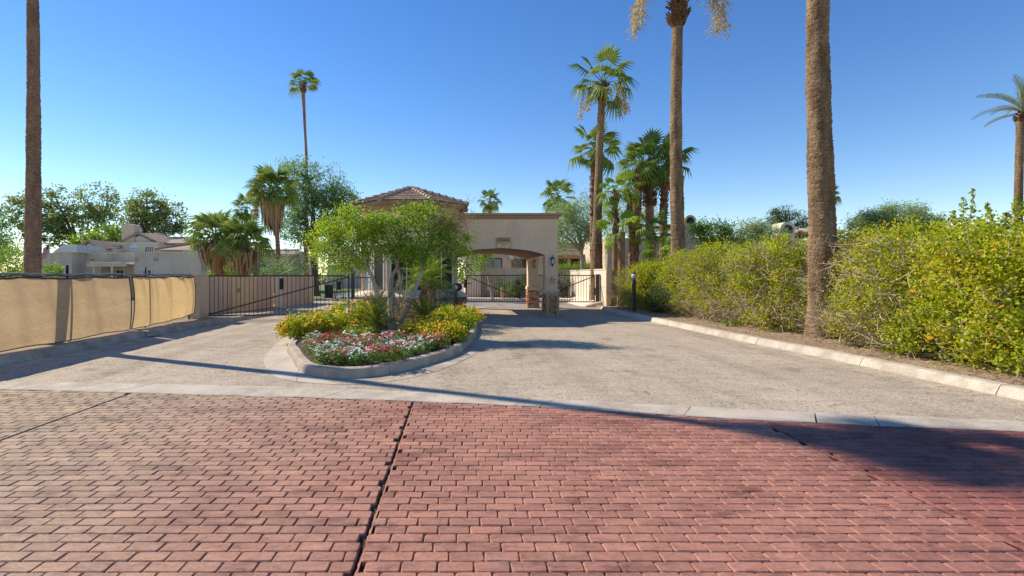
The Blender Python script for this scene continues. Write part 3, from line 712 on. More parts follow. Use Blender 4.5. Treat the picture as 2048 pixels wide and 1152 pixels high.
mb = MB(); N = npz
for i in range(N):
    x0_, x1_ = ox0 + (ox1 - ox0) * i / N, ox0 + (ox1 - ox0) * (i + 1) / N
    mb.hexa([(x0_, Y0 + .502, arch(i / N) + .006), (x1_, Y0 + .502, arch((i + 1) / N) + .006), (x1_, Y1 - .502, arch((i + 1) / N) + .006), (x0_, Y1 - .502, arch(i / N) + .006), (x0_, Y0 + .502, 3.0), (x1_, Y0 + .502, 3.0), (x1_, Y1 - .502, 3.0), (x0_, Y1 - .502, 3.0)])
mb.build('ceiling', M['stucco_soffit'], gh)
mb = MB()
prof = [(-.003, 3.82), (.03, 3.84), (.06, 3.88), (.09, 3.94), (.16, 3.97), (.165, 4.05)]
v = []; n = 4
for off, z in prof: v += [(XL, Y0 - off, z), (XR + off, Y0 - off, z), (XR + off, Y1 + off, z), (XL, Y1 + off, z)]
f = [(0, 1, 2, 3)[::-1], tuple(len(prof) * 4 - 4 + i for i in range(4))]
for k_ in range(len(prof) - 1):
    for i in range(4): f.append((k_ * 4 + i, k_ * 4 + (i + 1) % 4, k_ * 4 + 4 + (i + 1) % 4, k_ * 4 + 4 + i))
mb.add(v, f); mb.build('canopy_cornice', M['stucco_trim'], gh)
def column(y0, y1, seed):
    c = MB(); c.box(ox1, XR, y0, y1, .0, 2.42); col = c.build('column', M['stucco'], gh)
    mb = MB(); mb.bbox(ox1 - .06, XR + .06, y0 - .06, y1 + .06, .90, 1.06, .02); mb.build('cap_band', M['stucco'], col)
    mb = MB(); mb.box(ox1 - .05, XR + .05, y0 - .05, y1 + .05, -.01, .10); mb.build('plinth', M['concrete_dark'], col)
    stone_face(col, (ox1, y0), (XR, y0), .10, .90, seed); stone_face(col, (ox1, y1), (ox1, y0), .10, .90, seed + 1); stone_face(col, (XR, y0), (XR, y1), .10, .90, seed + 2)
column(Y0, Y0 + .5, 61); column(Y1 - .5, Y1, 71)

# signs
sg = thing('caution_sign', 'tan sign reading CAUTION maximum height above the arched entrance', 'sign', W(1007, 485.5, Y0 - .02))
hw, hh = .275, .205
mb = MB(); mb.bbox(-hw, hw, -.012, .018, -hh, hh, .006); mb.build('panel', M['sign_face'], sg)
mb = MB(); 
for a_ in ((-hw - .012, hw + .012, -hh - .012, -hh), (-hw - .012, hw + .012, hh, hh + .012), (-hw - .012, -hw, -hh, hh), (hw, hw + .012, -hh, hh)): mb.box(a_[0], a_[1], -.016, .018, a_[2], a_[3])
mb.build('frame', M['stucco_trim'], sg)
mb = MB(); mb.box(-.25, .25, -.018, -.010, .045, .175); mb.build('header', M['sign_ink'], sg)
text_on(sg, 'CAUTION', .108, M['sign_face'], (0, -.021, .11), 1.0)
text_on(sg, 'MAXIMUM HEIGHT', .062, M['sign_ink'], (0, -.015, -.02), .88); text_on(sg, "8' 8\"", .068, M['sign_ink'], (0, -.015, -.105))
s2 = thing('notice_sign', 'small tan notice plate with dark emblem on the nearer canopy column', 'sign', W(1103.5, 559.5, Y0 - .03))
mb = MB(); mb.bbox(-.2, .2, -.012, .018, -.145, .145, .006); mb.build('panel', M['sign_face'], s2)
mb = MB(); mb.lathe([(.032, -.003), (.032, .003)], (0, 0, 0), 14); o = mb.build('emblem', M['sign_ink'], s2); o.location = (0, -.015, .095); o.rotation_euler = (math.pi / 2, 0, 0)
mb = MB(); rr = random.Random(4); scribble(mb, -.165, .165, .02, .036, rr, -.012); scribble(mb, -.12, .12, -.04, .03, rr, -.012); scribble(mb, -.15, .16, -.10, .036, rr, -.012); mb.build('print', M['sign_ink'], s2)

def lantern(label, loc):
    t = thing('wall_lantern', label, 'lantern', loc, 'wall lanterns on the canopy columns')
    mb = MB(); mb.lathe([(.055, -.09), (.06, -.02), (.055, .10)], (0, -.10, 0), 8, sm=False); mb.build('glass', M['globe'], t)
    mb = MB(); mb.lathe([(.10, .0), (.085, .03), (.045, .07), (.015, .09), (.02, .12), (.004, .145)], (0, -.10, .10), 8, sm=False); mb.build('cap', M['iron'], t)
    mb = MB(); mb.lathe([(.004, -.21), (.022, -.17), (.045, -.12), (.06, -.10), (.06, -.088)], (0, -.10, 0), 8, sm=False); mb.build('base', M['iron'], t)
    for q in range(4):
        a_ = math.pi / 4 + q * math.pi / 2; x_, y_ = .064 * math.cos(a_), -.10 + .064 * math.sin(a_); mb = MB(); mb.tube([(x_, y_, -.09), (x_, y_, .105)], .006, 5); mb.build('cage_bar', M['iron'], t)
    mb = MB(); mb.bbox(-.045, .045, -.02, .012, -.10, .10, .006); mb.tube([(0, -.01, .02), (0, -.06, .05), (0, -.10, .16)], .012, 6); mb.build('bracket', M['iron'], t)
lantern('wall lantern on the nearer canopy column above the notice plate', W(1104, 523, Y0 - .015))
lantern('wall lantern on the farther canopy column', W(1068.5, 528, Y1 - .505))
for px, lb_ in ((1095.5, 'left wooden stake standing before the nearer canopy column'), (1115.5, 'right wooden stake standing before the nearer canopy column')):
    t = tag(MB().bbox(-.045, .045, -.03, .03, 0, 1.0, .008).build('wooden_stake', M['wood']), lb_, 'stake', 'wooden stakes by the column'); p = W(px, 550, 19.45); t.location = (p.x, p.y, 0); t.rotation_euler = (.012, .01 * (1 if px > 1100 else -1), .1)
t = thing('camera_box', 'small black fixture on the right edge of the canopy wall', 'fixture', (XR, 20.0, 3.18)); MB().bbox(.0, .06, -.05, .05, -.09, .09, .01).build('housing', M['black'], t); MB().box(-.01, .004, -.03, .03, -.05, .05).build('mount', M['iron'], t)

# ------------------------------------------------------------------ gates
def bar_mesh(h, r): return MB().box(-r, r, -r, r, 0, h).mesh('bar', M['iron'])
def gate(label, A, B, z0, z1, nb, diag, extra=None, tall=None):
    A = Vector((A[0], A[1], 0)); B = Vector((B[0], B[1], 0)); L = (B - A).length; ang = math.atan2((B - A).y, (B - A).x)
    t = thing('iron_gate', label, 'gate', A, 'dark iron gates', ang)
    for z in (z0, z1): MB().box(0, L, -.02, .02, z - .025, z + .025).build('rail', M['iron'], t)
    for x in (.02, L - .02): MB().box(x - .03, x + .03, -.025, .025, z0 - .03, z1 + .03).build('stile', M['iron'], t)
    bm_ = bar_mesh(z1 - z0 - .05, .0095)
    for i in range(1, nb):
        o = link('bar', bm_, t); o.location = (L * i / nb, 0, z0 + .025)
    za_, zb_ = (z0 + .03, z1 - .05) if diag > 0 else (z1 - .05, z0 + .03)
    mb = MB(); mb.hexa([(.05, -.03, za_ - .025), (L - .05, -.03, zb_ - .025), (L - .05, -.012, zb_ - .025), (.05, -.012, za_ - .025), (.05, -.03, za_ + .025), (L - .05, -.03, zb_ + .025), (L - .05, -.012, zb_ + .025), (.05, -.012, za_ + .025)]); mb.build('brace', M['iron'], t)
    return t
gate('wide iron exit gate with one diagonal brace left of the flower island', (-9.0, 17.85), (-4.06, 18.75), .16, 1.59, 34, 1)
gate('left leaf of the double entry gate seen under the canopy', (.45, 25.7), (3.60, 25.7), .24, 1.60, 24, -1)
gate('right leaf of the double entry gate beside the white wall', (3.68, 25.7), (7.05, 25.7), .24, 1.60, 24, 1)
def post(label, x, y, w, z1, group='gate posts'):
    t = thing('gate_post', label, 'post', (x, y, 0), group); MB().bbox(-w, w, -w, w, 0, z1 - .02, .008).build('shaft', M['iron'], t); MB().bbox(-w * 1.25, w * 1.25, -w * 1.25, w * 1.25, z1 - .02, z1, .006).build('cap', M['iron'], t); return t
post('dark hinge post at the island end of the exit gate', -3.93, 18.8, .06, 1.75)
post('dark hinge post of the entry gate against the white wall', 7.17, 25.6, .085, 1.66)
t = post('slim tall upright where the two entry gate leaves meet', 3.64, 25.75, .018, 2.12)
ft = thing('iron_fence', 'short iron fence panel between exit gate and guardhouse', 'fence', (-3.84, 18.85, 0), None, .25)
for z in (.3, 1.52): MB().box(0, 1.0, -.015, .015, z - .02, z + .02).build('rail', M['iron'], ft)
bm_ = bar_mesh(1.2, .009)
for i in range(8): o = link('bar', bm_, ft); o.location = (.06 + i * .125, 0, .31)
# anti-climb fan rods over the gate ends
def fan(label, c, angs, L, y0=0):
    t = thing('rod_fan', label, 'rods', c, 'fans of thin metal rods at the gates')
    for a_ in angs: MB().tube([(0, 0, 0), (L * math.cos(math.radians(a_)), .03, L * math.sin(math.radians(a_)))], .007, 5).build('rod', M['galv'], t)
fan('fan of thin metal rods above the middle of the inner garden wall', W(553, 551, 25), [168, 155, 138, 60, 40, 22], 1.7)
fan('thin metal rod slanting off the island end of the exit gate', W(697, 550, 18.8), [152], 1.3)
fan('fan of thin metal rods beside the tall gate upright', (3.6, 25.74, 1.62), [165, 150, 135, 118], 1.1)
# gate operators and small street furniture
t = thing('gate_operator', 'low grey gate operator box with rounded lid behind yellow bushes', 'gate operator', (-3.55, 17.6, .1))
MB().bbox(-.15, .19, -.15, .15, .1, .52, .02).build('box', M['galv'], t); mb = MB(); mb.bbox(-.19, .23, -.19, .19, .50, .66, .05); mb.build('lid', M['concrete_dark'], t); MB().box(-.1, .1, -.1, .1, -.1, .11).build('pedestal', M['concrete_dark'], t)
MB().tube([(0, .1, .58), (-1.35, .95, .62)], .02, 6).build('arm', M['iron'], t)
t = thing('call_post', 'brown post with round hooded lamp head at the island kerb', 'call post', (-.05, 17.3, .1))
MB().bbox(-.055, .055, -.055, .055, 0, .98, .01).build('post', M['iron'], t)
hd = MB(); hd.tube([(-.02, -.16, 1.10), (.10, .18, 1.10)], .125, 16); hd.build('hood', M['iron'], t)
for q in range(6): MB().tube([(-.012 + .02 * q, -.14 + .055 * q, 1.10), (-.004 + .02 * q, -.12 + .055 * q, 1.10)], .133, 16).build('fin', M['black'], t)
MB().tube([(-.024, -.172, 1.10), (-.02, -.155, 1.10)], .085, 14).build('lens', M['white'], t)
t = thing('bollard_lamp', 'dark post lamp with pale glass globe beside the hedge', 'lamp', (7.2, 20.4, .1))
MB().bbox(-.065, .065, -.065, .065, 0, 1.35, .01).build('post', M['iron'], t)
MB().lathe([(.03, 1.345), (.085, 1.38), (.105, 1.44), (.10, 1.52), (.06, 1.57)], n=16).build('globe', M['globe'], t); MB().lathe([(.07, 1.56), (.07, 1.60), (.035, 1.61), (.035, 1.66)], n=12).build('cap', M['black'], t); MB().bbox(-.085, .085, -.085, .085, -.02, .04, .01).build('foot', M['iron'], t)

# ------------------------------------------------------------------ walls around the gates
t = thing('gate_wall', 'sunlit cream wall with a dark opening behind the entry gate', 'wall', (7.3, 24.6, 0))
MB().box(0, .16, 0, 7.8, -.05, 1.88).build('wall_body', M['wall_cream'], t); MB().box(-.03, .19, -.05, 7.85, 1.88, 1.93).build('coping', M['wall_cream'], t)
MB().box(-.02, .20, -.14, -.002, -.05, 1.93).build('end_pier', M['stucco'], t)
MB().box(-.012, .001, 1.55, 2.6, .55, .92).build('opening', M['black'], t); MB().box(-.03, -.013, 1.45, 1.56, .52, .95).build('opening_frame', M['stucco_trim'], t); MB().box(-.03, -.013, 1.56, 2.6, .92, .97).build('opening_frame', M['stucco_trim'], t)
MB().prism_y([(-.9, -.02), (0, -.02), (0, .30), (-.12, .26), (-.75, .08)], .6, 6.5).build('footing', M['wall_cream'], t)
t = thing('utility_box', 'small white utility box on the outside of the cream gate wall', 'utility box', (7.52, 24.5, .45)); MB().bbox(-.0, .14, -.06, .06, 0, .42, .01).build('case', M['white'], t); MB().box(.03, .05, -.03, .03, -.45, .0).build('conduit', M['galv'], t)
t = thing('pillar_wall', 'tan speckled stucco pillar between fabric fence and exit gate', 'pillar', (-9.26, 17.2, 0)); MB().bbox(0, .4, 0, .6, -.05, 1.585, .015).build('shaft', M['wall_tan'], t); MB().bbox(-.02, .42, -.02, .62, 1.586, 1.63, .012).build('cap', M['wall_tan'], t)
t = thing('garden_wall', 'long tan stucco wall receding behind the exit gate', 'wall', (0, 0, 0))
segs = [((-10.6, 19.2), (-9.75, 21.4), 'wall_tan', 1.56), ((-9.72, 21.45), (-9.35, 23.2), 'wall_gold', 1.53), ((-9.4, 23.2), (-9.2, 25.0), 'wall_pink', 1.56), ((-9.12, 25.0), (-8.72, 25.15), 'wall_cream', 1.6), ((-8.72, 25.15), (-8.66, 27.2), 'wall_pink', 1.56), ((-8.66, 27.2), (-8.3, 28.9), 'wall_tan', 1.56)]
for A, B, mm, z1 in segs:
    A = Vector(A); B = Vector(B); tt_ = (B - A).normalized(); nr = Vector((-tt_.y, tt_.x)) * .2
    MB().hexa([(p.x, p.y, -.05) for p in (A, B, B + nr, A + nr)] + [(p.x, p.y, z1) for p in (A, B, B + nr, A + nr)]).build('wall_segment', M[mm], t)
MB().box(-8.9, -8.72, 25.05, 25.1, .9, 1.45).build('dark_panel', M['black'], t)
A = W(452, 551, 22.0)
t2 = thing('door_latch', 'small grey latch on the gold coloured gate door', 'latch', (-9.60, 21.9, .95)); MB().bbox(0, .05, -.03, .03, -.1, .1, .008).build('plate', M['galv'], t2); MB().tube([(.05, 0, 0), (.11, 0, 0), (.11, .08, 0)], .012, 6).build('handle', M['galv'], t2)
def bin_(label, x, y):
    t = thing('trash_bin', label, 'bin', (x, y, 0), 'dark wheeled bins inside the exit gate', .3)
    MB().hexa([(-.22, -.25, .06), (.22, -.25, .06), (.22, .25, .06), (-.22, .25, .06), (-.29, -.33, .92), (.29, -.33, .92), (.29, .33, .92), (-.29, .33, .92)]).build('body', M['black'], t)
    MB().bbox(-.32, .32, -.38, .36, .92, 1.02, .03).build('lid', M['galv'], t)
    for s in (-1, 1): o = MB().lathe([(.1, -.03), (.12, -.02), (.12, .02), (.1, .03)], n=12).build('wheel', M['black'], t); o.rotation_euler = (0, math.pi / 2, 0); o.location = (s * .24, .24, .12)
    MB().tube([(-.25, .38, .88), (-.25, .44, .94), (.25, .44, .94), (.25, .38, .88)], .016, 6).build('handle', M['black'], t)
bin_('nearer dark wheeled bin standing inside the exit gate', -8.75, 34); bin_('farther dark wheeled bin by the road inside the exit gate', -12.6, 53)
# ------------------------------------------------------------------ foliage tools
def clumps(ells, nc, shell=.55, rng=NR):
    """clump centres spread through ellipsoids (cx,cy,cz,rx,ry,rz)"""
    w = np.array([e[3] * e[4] * e[5] for e in ells]) ** .67; w = w / w.sum(); idx = rng.choice(len(ells), nc, p=w)
    E = np.array(ells)[idx]; u = rng.normal(size=(nc, 3)); u /= np.linalg.norm(u, axis=1)[:, None]
    r_ = shell + (1 - shell) * rng.random(nc) ** .6
    return E[:, :3] + u * E[:, 3:6] * r_[:, None], u

def leaf_cloud(C, per, sig, L, Wd, rng=NR, squash=.8, up=None, tint_var=.22):
    nc = len(C); s = sig * rng.uniform(.6, 1.4, nc); ct = rng.random(nc)
    P = np.repeat(C, per, 0) + rng.normal(size=(nc * per, 3)) * np.repeat(s, per)[:, None] * np.array([1, 1, squash])
    V, Q = leafquads(P, L, Wd, up=up, rng=rng)
    t = np.clip(np.repeat(ct, per) * .55 + .22 + rng.normal(size=nc * per) * tint_var, 0, 1)
    return V, Q, t

def bez(a, b_, bow, n=6):
    a = Vector(a); b_ = Vector(b_); m_ = (a + b_) / 2 + Vector(bow); return [a * (1 - t) ** 2 + m_ * 2 * t * (1 - t) + b_ * t * t for t in [i / n for i in range(n + 1)]]

def limbs(mb, base, C, r0, nmain, seed, rise=.45, nseg=6):
    rr = random.Random(seed); C = [Vector(c) for c in C]; base = Vector(base)
    mains = rr.sample(C, min(nmain, len(C))); nodes = []
    for c in mains:
        fork = base + (c - base) * rise * rr.uniform(.5, .9); 
        p = bez(base, c, (rr.uniform(-.2, .2) * (c - base).length * .4, rr.uniform(-.2, .2) * (c - base).length * .4, (c - base).length * .12), nseg)
        mb.tube(p, [r0 * (1 - .85 * i / nseg) * .75 for i in range(nseg + 1)], 6, cap=False); nodes += p[2:]
    for c in C:
        q = min(nodes, key=lambda p: (p - c).length + (.6 if p.z > c.z else 0)); Ld = (c - q).length
        if Ld < .05: continue
        mb.tube(bez(q, c, (rr.uniform(-.1, .1) * Ld, rr.uniform(-.1, .1) * Ld, .1 * Ld), 3), [r0 * .16, r0 * .12, r0 * .08, r0 * .03], 4, cap=False)

def tree(name, label, cat, base, ells, nc, per, sig, L, Wd, leaf, bark, r0, nmain=5, group=None, seed=0, trunk_top=None, shell=.5, squash=.8):
    rng = np.random.default_rng(seed + 1000); C, u = clumps(ells, nc, shell, rng)
    t = thing(name, label, cat, base, group); b_ = Vector(base)
    V, Q, ti = leaf_cloud(C, per, sig, L, Wd, rng, squash)
    link('crown', np_mesh('crown', V - np.array(b_), Q, M[leaf], ti), t)
    mb = MB(); top = Vector(trunk_top) if trunk_top else b_ + Vector((0, 0, .5))
    mb.tube(bez((0, 0, 0), top - b_, (.03, 0, 0), 5), [r0 * 1.25, r0 * 1.05, r0, r0 * .95, r0 * .9, r0 * .85], 9)
    limbs(mb, top - b_, C - np.array(b_), r0, nmain, seed)
    mb.build('trunk', M[bark], t); return t

def shrub(name, label, base, ells, nc, per, sig, L, Wd, leaf, twigs=0, group=None, seed=0, cat='shrub', shell=.6, extra=None, twig_r=.006, twig_len=.7, face=(-1, -.5)):
    rng = np.random.default_rng(seed + 2000); C, u = clumps(ells, nc, shell, rng); b_ = np.array(base)
    C[:, 2] = np.maximum(C[:, 2], base[2] + .08)
    t = thing(name, label, cat, base, group)
    V, Q, ti = leaf_cloud(C, per, sig, L, Wd, rng, 1.0)
    V[:, 2] = np.maximum(V[:, 2], base[2] + .01)
    link('foliage', np_mesh('foliage', V - b_, Q, M[leaf], ti), t)
    mb = MB(); rr = random.Random(seed); cz = base[2]
    for k_ in range(max(5, nc // 12)):
        c = Vector(C[rr.randrange(len(C))]); p0 = Vector((base[0] + (c.x - base[0]) * .35 + rr.uniform(-.15, .15), base[1] + (c.y - base[1]) * .35 + rr.uniform(-.15, .15), cz - .02))
        mb.tube([p - Vector(base) for p in bez(p0, c, (rr.uniform(-.1, .1), rr.uniform(-.1, .1), .15), 4)], [.022, .018, .014, .01, .004], 5, cap=False)
    mb.build('stems', M['twig' if twigs else 'bark_dark'], t)
    if twigs:                      # bare dry twigs poking through the sides
        mb = MB()
        for k_ in range(twigs):
            e = ells[rr.randrange(len(ells))]; a_ = rr.uniform(0, 6.283)
            if rr.random() < .75: a_ = math.atan2(face[1], face[0]) + rr.gauss(0, .8)
            h = e[2] + e[5] * rr.uniform(-.95, .45); q = math.sqrt(max(.05, 1 - ((h - e[2]) / e[5]) ** 2)); k2 = rr.uniform(.72, 1.04) * q
            p = Vector((e[0] + e[3] * k2 * math.cos(a_), e[1] + e[4] * k2 * math.sin(a_), max(h, base[2] + .05))) - Vector(base)
            d = Vector((rr.gauss(0, .6) + .4 * math.cos(a_), rr.gauss(0, .6) + .4 * math.sin(a_), rr.uniform(-.5, 1.0))).normalized() * twig_len * rr.uniform(.35, 1.1)
            if (p + d).z + base[2] > max(q_[2] + q_[5] for q_ in ells) - .05: continue
            mid = p + d * .5 + Vector((rr.gauss(0, .06), rr.gauss(0, .06), rr.gauss(0, .06)))
            mb.tube([p, mid, p + d], [twig_r * rr.uniform(.7, 1.3), twig_r * .8, twig_r * .4], 3, cap=False, sm=False)
            if rr.random() < .6:
                d2 = (d * .5 + Vector((rr.gauss(0, .15), rr.gauss(0, .15), rr.gauss(0, .15)))); mb.tube([mid, mid + d2], [twig_r * .7, twig_r * .3], 3, cap=False, sm=False)
        tag(mb.build('dry_twigs', M['twig'], t), kind='stuff')
    return t

# ------------------------------------------------------------------ palms
def fan_frond(name, mat_, seed, nseg=17, spread=122, pet=1.02, droop=.35, tip=.35):
    rr = random.Random(seed); mb = MB(); hub = Vector((pet, 0, -.10))
    mb.tube([(0, 0, 0), (pet * .5, 0, .015), (pet, 0, -.10)], [.026, .018, .012], 3, cap=False)
    for k_ in range(nseg):
        a_ = math.radians(-spread + 2 * spread * (k_ + .5) / nseg); da = math.radians(spread / nseg) * .98
        Rk = .83 * (1.0 - .28 * abs(a_) / math.radians(spread)) * rr.uniform(.9, 1.08)
        def pt(r_, an, z): 
            x = r_ * math.cos(an); y = r_ * math.sin(an); rad = max(0, x) + .35 * abs(y)
            return hub + Vector((x, y, z - droop * rad * rad * .7))
        p1 = pt(.58 * Rk, a_ - da, .045); p2 = pt(.60 * Rk, a_, -.035); p3 = pt(.58 * Rk, a_ + da, .045); p4 = pt(Rk, a_ + rr.uniform(-.03, .03), -tip * rr.uniform(.5, 1.3) * .5)
        p4.z -= tip * .2
        mb.add([hub, p1, p2, p3, p4], [(0, 1, 2), (0, 2, 3), (1, 4, 2), (2, 4, 3)])
    return mb.mesh(name, mat_)
FAN = {k_: [fan_frond('frond', M[k_], 500 + i, droop=.12 + .17 * i, tip=.2 + .25 * i) for i in range(4)] for k_ in ('frond', 'frond_light')}
def pinnate(name, mat_, seed, n=22, L=1.0, leaf=.28, droop=.35, vee=.5, w=.018, curl=1.0):
    rr = random.Random(seed); mb = MB()
    def rp(t): return Vector((L * t * (1 - .12 * droop * t), 0, .10 * L * math.sin(t * 2.2) - droop * L * t ** 2.2 * .6))
    mb.tube([rp(i / 5) for i in range(6)], [.018 * L, .015 * L, .012 * L, .009 * L, .006 * L, .003 * L], 3, cap=False)
    for i in range(n):
        t = .12 + .88 * (i + .5) / n; p = rp(t); ll = leaf * math.sin(math.pi * min(1, .18 + .8 * t)) ** .6 * rr.uniform(.85, 1.1)
        for s in (-1, 1):
            d = Vector((.55 + .4 * t, s * (.85 - .3 * t), vee * rr.uniform(.6, 1.2))).normalized(); e = p + d * ll; e.z -= ll * .25 * curl
            q = Vector((w, 0, 0)); m_ = p + d * ll * .5 + Vector((0, 0, .02))
            mb.add([p - q, p + q, m_ + q * 1.1, m_ - q * .9, e], [(0, 1, 2, 3), (3, 2, 4)])
    return mb.mesh(name, mat_)

def palm_trunk(t, pts, radii, bark, nring=60, n=14, seed=0, wob=.03, step=.012, rough=.03):
    pts = [Vector(p) for p in pts]; s = [0]
    for a_, b_ in zip(pts, pts[1:]): s.append(s[-1] + (b_ - a_).length)
    path = catmull(pts, 8); rr = random.Random(seed); ss = [0]
    for a_, b_ in zip(path, path[1:]): ss.append(ss[-1] + (b_ - a_).length)
    P = []; Rd = []; Ltot = ss[-1]
    for i in range(nring * 2 + 1):
        q = ss[-1] * i / (nring * 2); j = max(0, min(len(ss) - 2, next((k_ for k_ in range(len(ss) - 1) if ss[k_ + 1] >= q), len(ss) - 2)))
        P.append(path[j].lerp(path[j + 1], (q - ss[j]) / max(1e-6, ss[j + 1] - ss[j])))
        f = q / ss[-1] * (len(radii) - 1); k_ = min(int(f), len(radii) - 2); r_ = radii[k_] + (radii[k_ + 1] - radii[k_]) * (f - k_)
        Rd.append(r_ * (1 + wob * (math.sin(i * .11 + seed) + .6 * math.sin(i * .29 + 2 * seed)) + (step if i % 2 else -step) + rr.uniform(-step, step)) * (1 + .28 * math.exp(-q / .28)))
    mb = MB(); mb.tube(P, Rd, n)
    for i in range(len(mb.v)):
        c = P[i // n]; k2 = 1 + rr.gauss(0, rough); x, y, z = mb.v[i]; mb.v[i] = (c.x + (x - c.x) * k2, c.y + (y - c.y) * k2, z + rr.uniform(-.008, .008))
    return mb.build('trunk', M[bark], t)

def frond_set(t, top, R_, n, seed, mkey='frond', emin=-55, emax=80, bias=None, meshes=None):
    rr = random.Random(seed); ms = meshes or FAN[mkey]
    for i in range(n):
        f = (i + .5) / n; el = emax - (emax - emin) * f ** .85 + rr.uniform(-8, 8); az = i * 137.5 + rr.uniform(-18, 18)
        o = link('frond', ms[min(len(ms) - 1, int((1 - (el - emin) / max(1, emax - emin)) * len(ms))) if rr.random() < .75 else rr.randrange(len(ms))], t)
        sc = R_ * rr.uniform(.85, 1.1) / 1.85
        o.scale = (sc, sc, sc); o.rotation_euler = (rr.uniform(-.5, .5), -math.radians(el), math.radians(az)); o.location = Vector(top) + Vector((0, 0, .12 * R_ * (1 - f)))

def skirt(t, top, r_, length, n, seed, mat_='dead_frond', flare=1.0):
    rr = random.Random(seed); mb = MB()
    for i in range(n):
        a_ = rr.uniform(0, 6.283); l_ = length * rr.uniform(.45, 1.05); r1 = r_ * rr.uniform(.25, 1.0) * flare; z0 = rr.uniform(-.15, .25) * length * .4
        c, s = math.cos(a_), math.sin(a_); q = Vector((-s, c, 0)) * rr.uniform(.02, .06) * (length / 1.2); T = Vector(top)
        p0 = T + Vector((c * .08, s * .08, z0)); p1 = T + Vector((c * r1, s * r1, z0 - l_ * .35)); p2 = T + Vector((c * r1 * rr.uniform(.6, .95), s * r1 * rr.uniform(.6, .95), z0 - l_)); p2 += Vector((rr.gauss(0, .06), rr.gauss(0, .06), 0))
        mb.add([p0 - q * .3, p0 + q * .3, p1 + q, p1 - q, p2 + q * .25, p2 - q * .25], [(0, 1, 2, 3), (3, 2, 4, 5)])
    return tag(mb.build('dead_frond_skirt', M[mat_], t), kind='stuff')

def boots(t, pts, radii, n, seed, size=.14):
    rr = random.Random(seed); mb = MB(); pts = [Vector(p) for p in pts]
    for i in range(n):
        f = rr.random() * (len(pts) - 1); k_ = min(int(f), len(pts) - 2); p = pts[k_].lerp(pts[k_ + 1], f - k_); r_ = radii[k_] + (radii[k_ + 1] - radii[k_]) * (f - k_)
        a_ = rr.uniform(0, 6.283); c, s = math.cos(a_), math.sin(a_); q = Vector((-s, c, 0)) * size * .32; o = Vector((c, s, 0))
        b0 = p + o * r_ * .92; e = p + o * (r_ + size * rr.uniform(.3, .75)) + Vector((0, 0, size * rr.uniform(.5, 1.2)))
        mb.add([b0 - q, b0 + q, e + q * .55, e - q * .55, b0 - q + Vector((0, 0, size * .25)), b0 + q + Vector((0, 0, size * .25))], [(0, 1, 2, 3), (5, 4, 3, 2)])
    return tag(mb.build('leaf_bases', M['boots'], t), kind='stuff')

def seed_stalks(t, top, n, L, seed, az0=None, thick=.02):
    rr = random.Random(seed)
    for i in range(n):
        mb = MB(); a_ = rr.uniform(0, 6.283) if az0 is None else math.radians(az0[i % len(az0)] + rr.uniform(-14, 14)); o = Vector((math.cos(a_), math.sin(a_), 0)); T = Vector(top)
        p = [T, T + o * L * .35 + Vector((0, 0, .12 * L)), T + o * L * .62 - Vector((0, 0, .1 * L)), T + o * L * .75 - Vector((0, 0, .5 * L)), T + o * L * .8 - Vector((0, 0, .95 * L))]
        mb.tube(p, [thick, thick * .8, thick * .6, thick * .45, thick * .3], 4, cap=False)
        for k_ in range(46):
            f = rr.uniform(1.6, 4); j = min(3, int(f)); b_ = p[j].lerp(p[min(4, j + 1)], f - j)
            e = b_ + Vector((rr.gauss(0, .13), rr.gauss(0, .13), -rr.uniform(.1, .38))) * L * .75; mb.tube([b_, (b_ + e) / 2 + Vector((rr.gauss(0, .03), rr.gauss(0, .03), .02)), e], [.007, .006, .004], 3, cap=False)
            for _ in range(3):
                c = b_.lerp(e, rr.uniform(.3, 1)) ; s_ = rr.uniform(.015, .042); mb.add([c + Vector((s_, 0, 0)), c + Vector((0, s_, 0)), c + Vector((-s_, 0, 0)), c + Vector((0, -s_, 0)), c + Vector((0, 0, s_ * 1.4)), c - Vector((0, 0, s_ * 1.4))], [(0, 1, 4), (1, 2, 4), (2, 3, 4), (3, 0, 4), (1, 0, 5), (2, 1, 5), (3, 2, 5), (0, 3, 5)])
        mb.build('seed_stalk', M['seed'], t)

def fan_palm(label, pts, radii, crown, nf, seed, bark='palm_bark', mkey='frond', sk=None, bt=None, seeds=None, nring=50, emin=-50, name='fan_palm', n=12, emax=80, group='fan palms'):
    base = Vector(pts[0]); P = [Vector(p) - base for p in pts]; t = thing(name, label, 'palm tree', base, group)
    palm_trunk(t, P, radii, bark, nring, n, seed)
    frond_set(t, P[-1], crown, nf, seed, mkey, emin, emax)
    if sk: skirt(t, P[-1] + Vector((0, 0, sk[3] if len(sk) > 3 else 0)), sk[0], sk[1], sk[2], seed)
    if bt: boots(t, [P[-2].lerp(P[-1], bt[2]), P[-1]] if bt[2] >= 0 else P, [radii[-1] * bt[3], radii[-1] * bt[4]] if bt[2] >= 0 else [radii[0] + (radii[-1] - radii[0]) * i / (len(P) - 1) for i in range(len(P))], bt[0], seed, bt[1])
    if seeds: seed_stalks(t, P[-1], seeds[0], seeds[1], seed, seeds[2] if len(seeds) > 2 else None)
    return t
def zp(px, py, d, zadd=0): v_ = W(px, py, d); return v_
def g0(px, d, z=0): return Vector(((px - 915) * d / 1000, d, z))
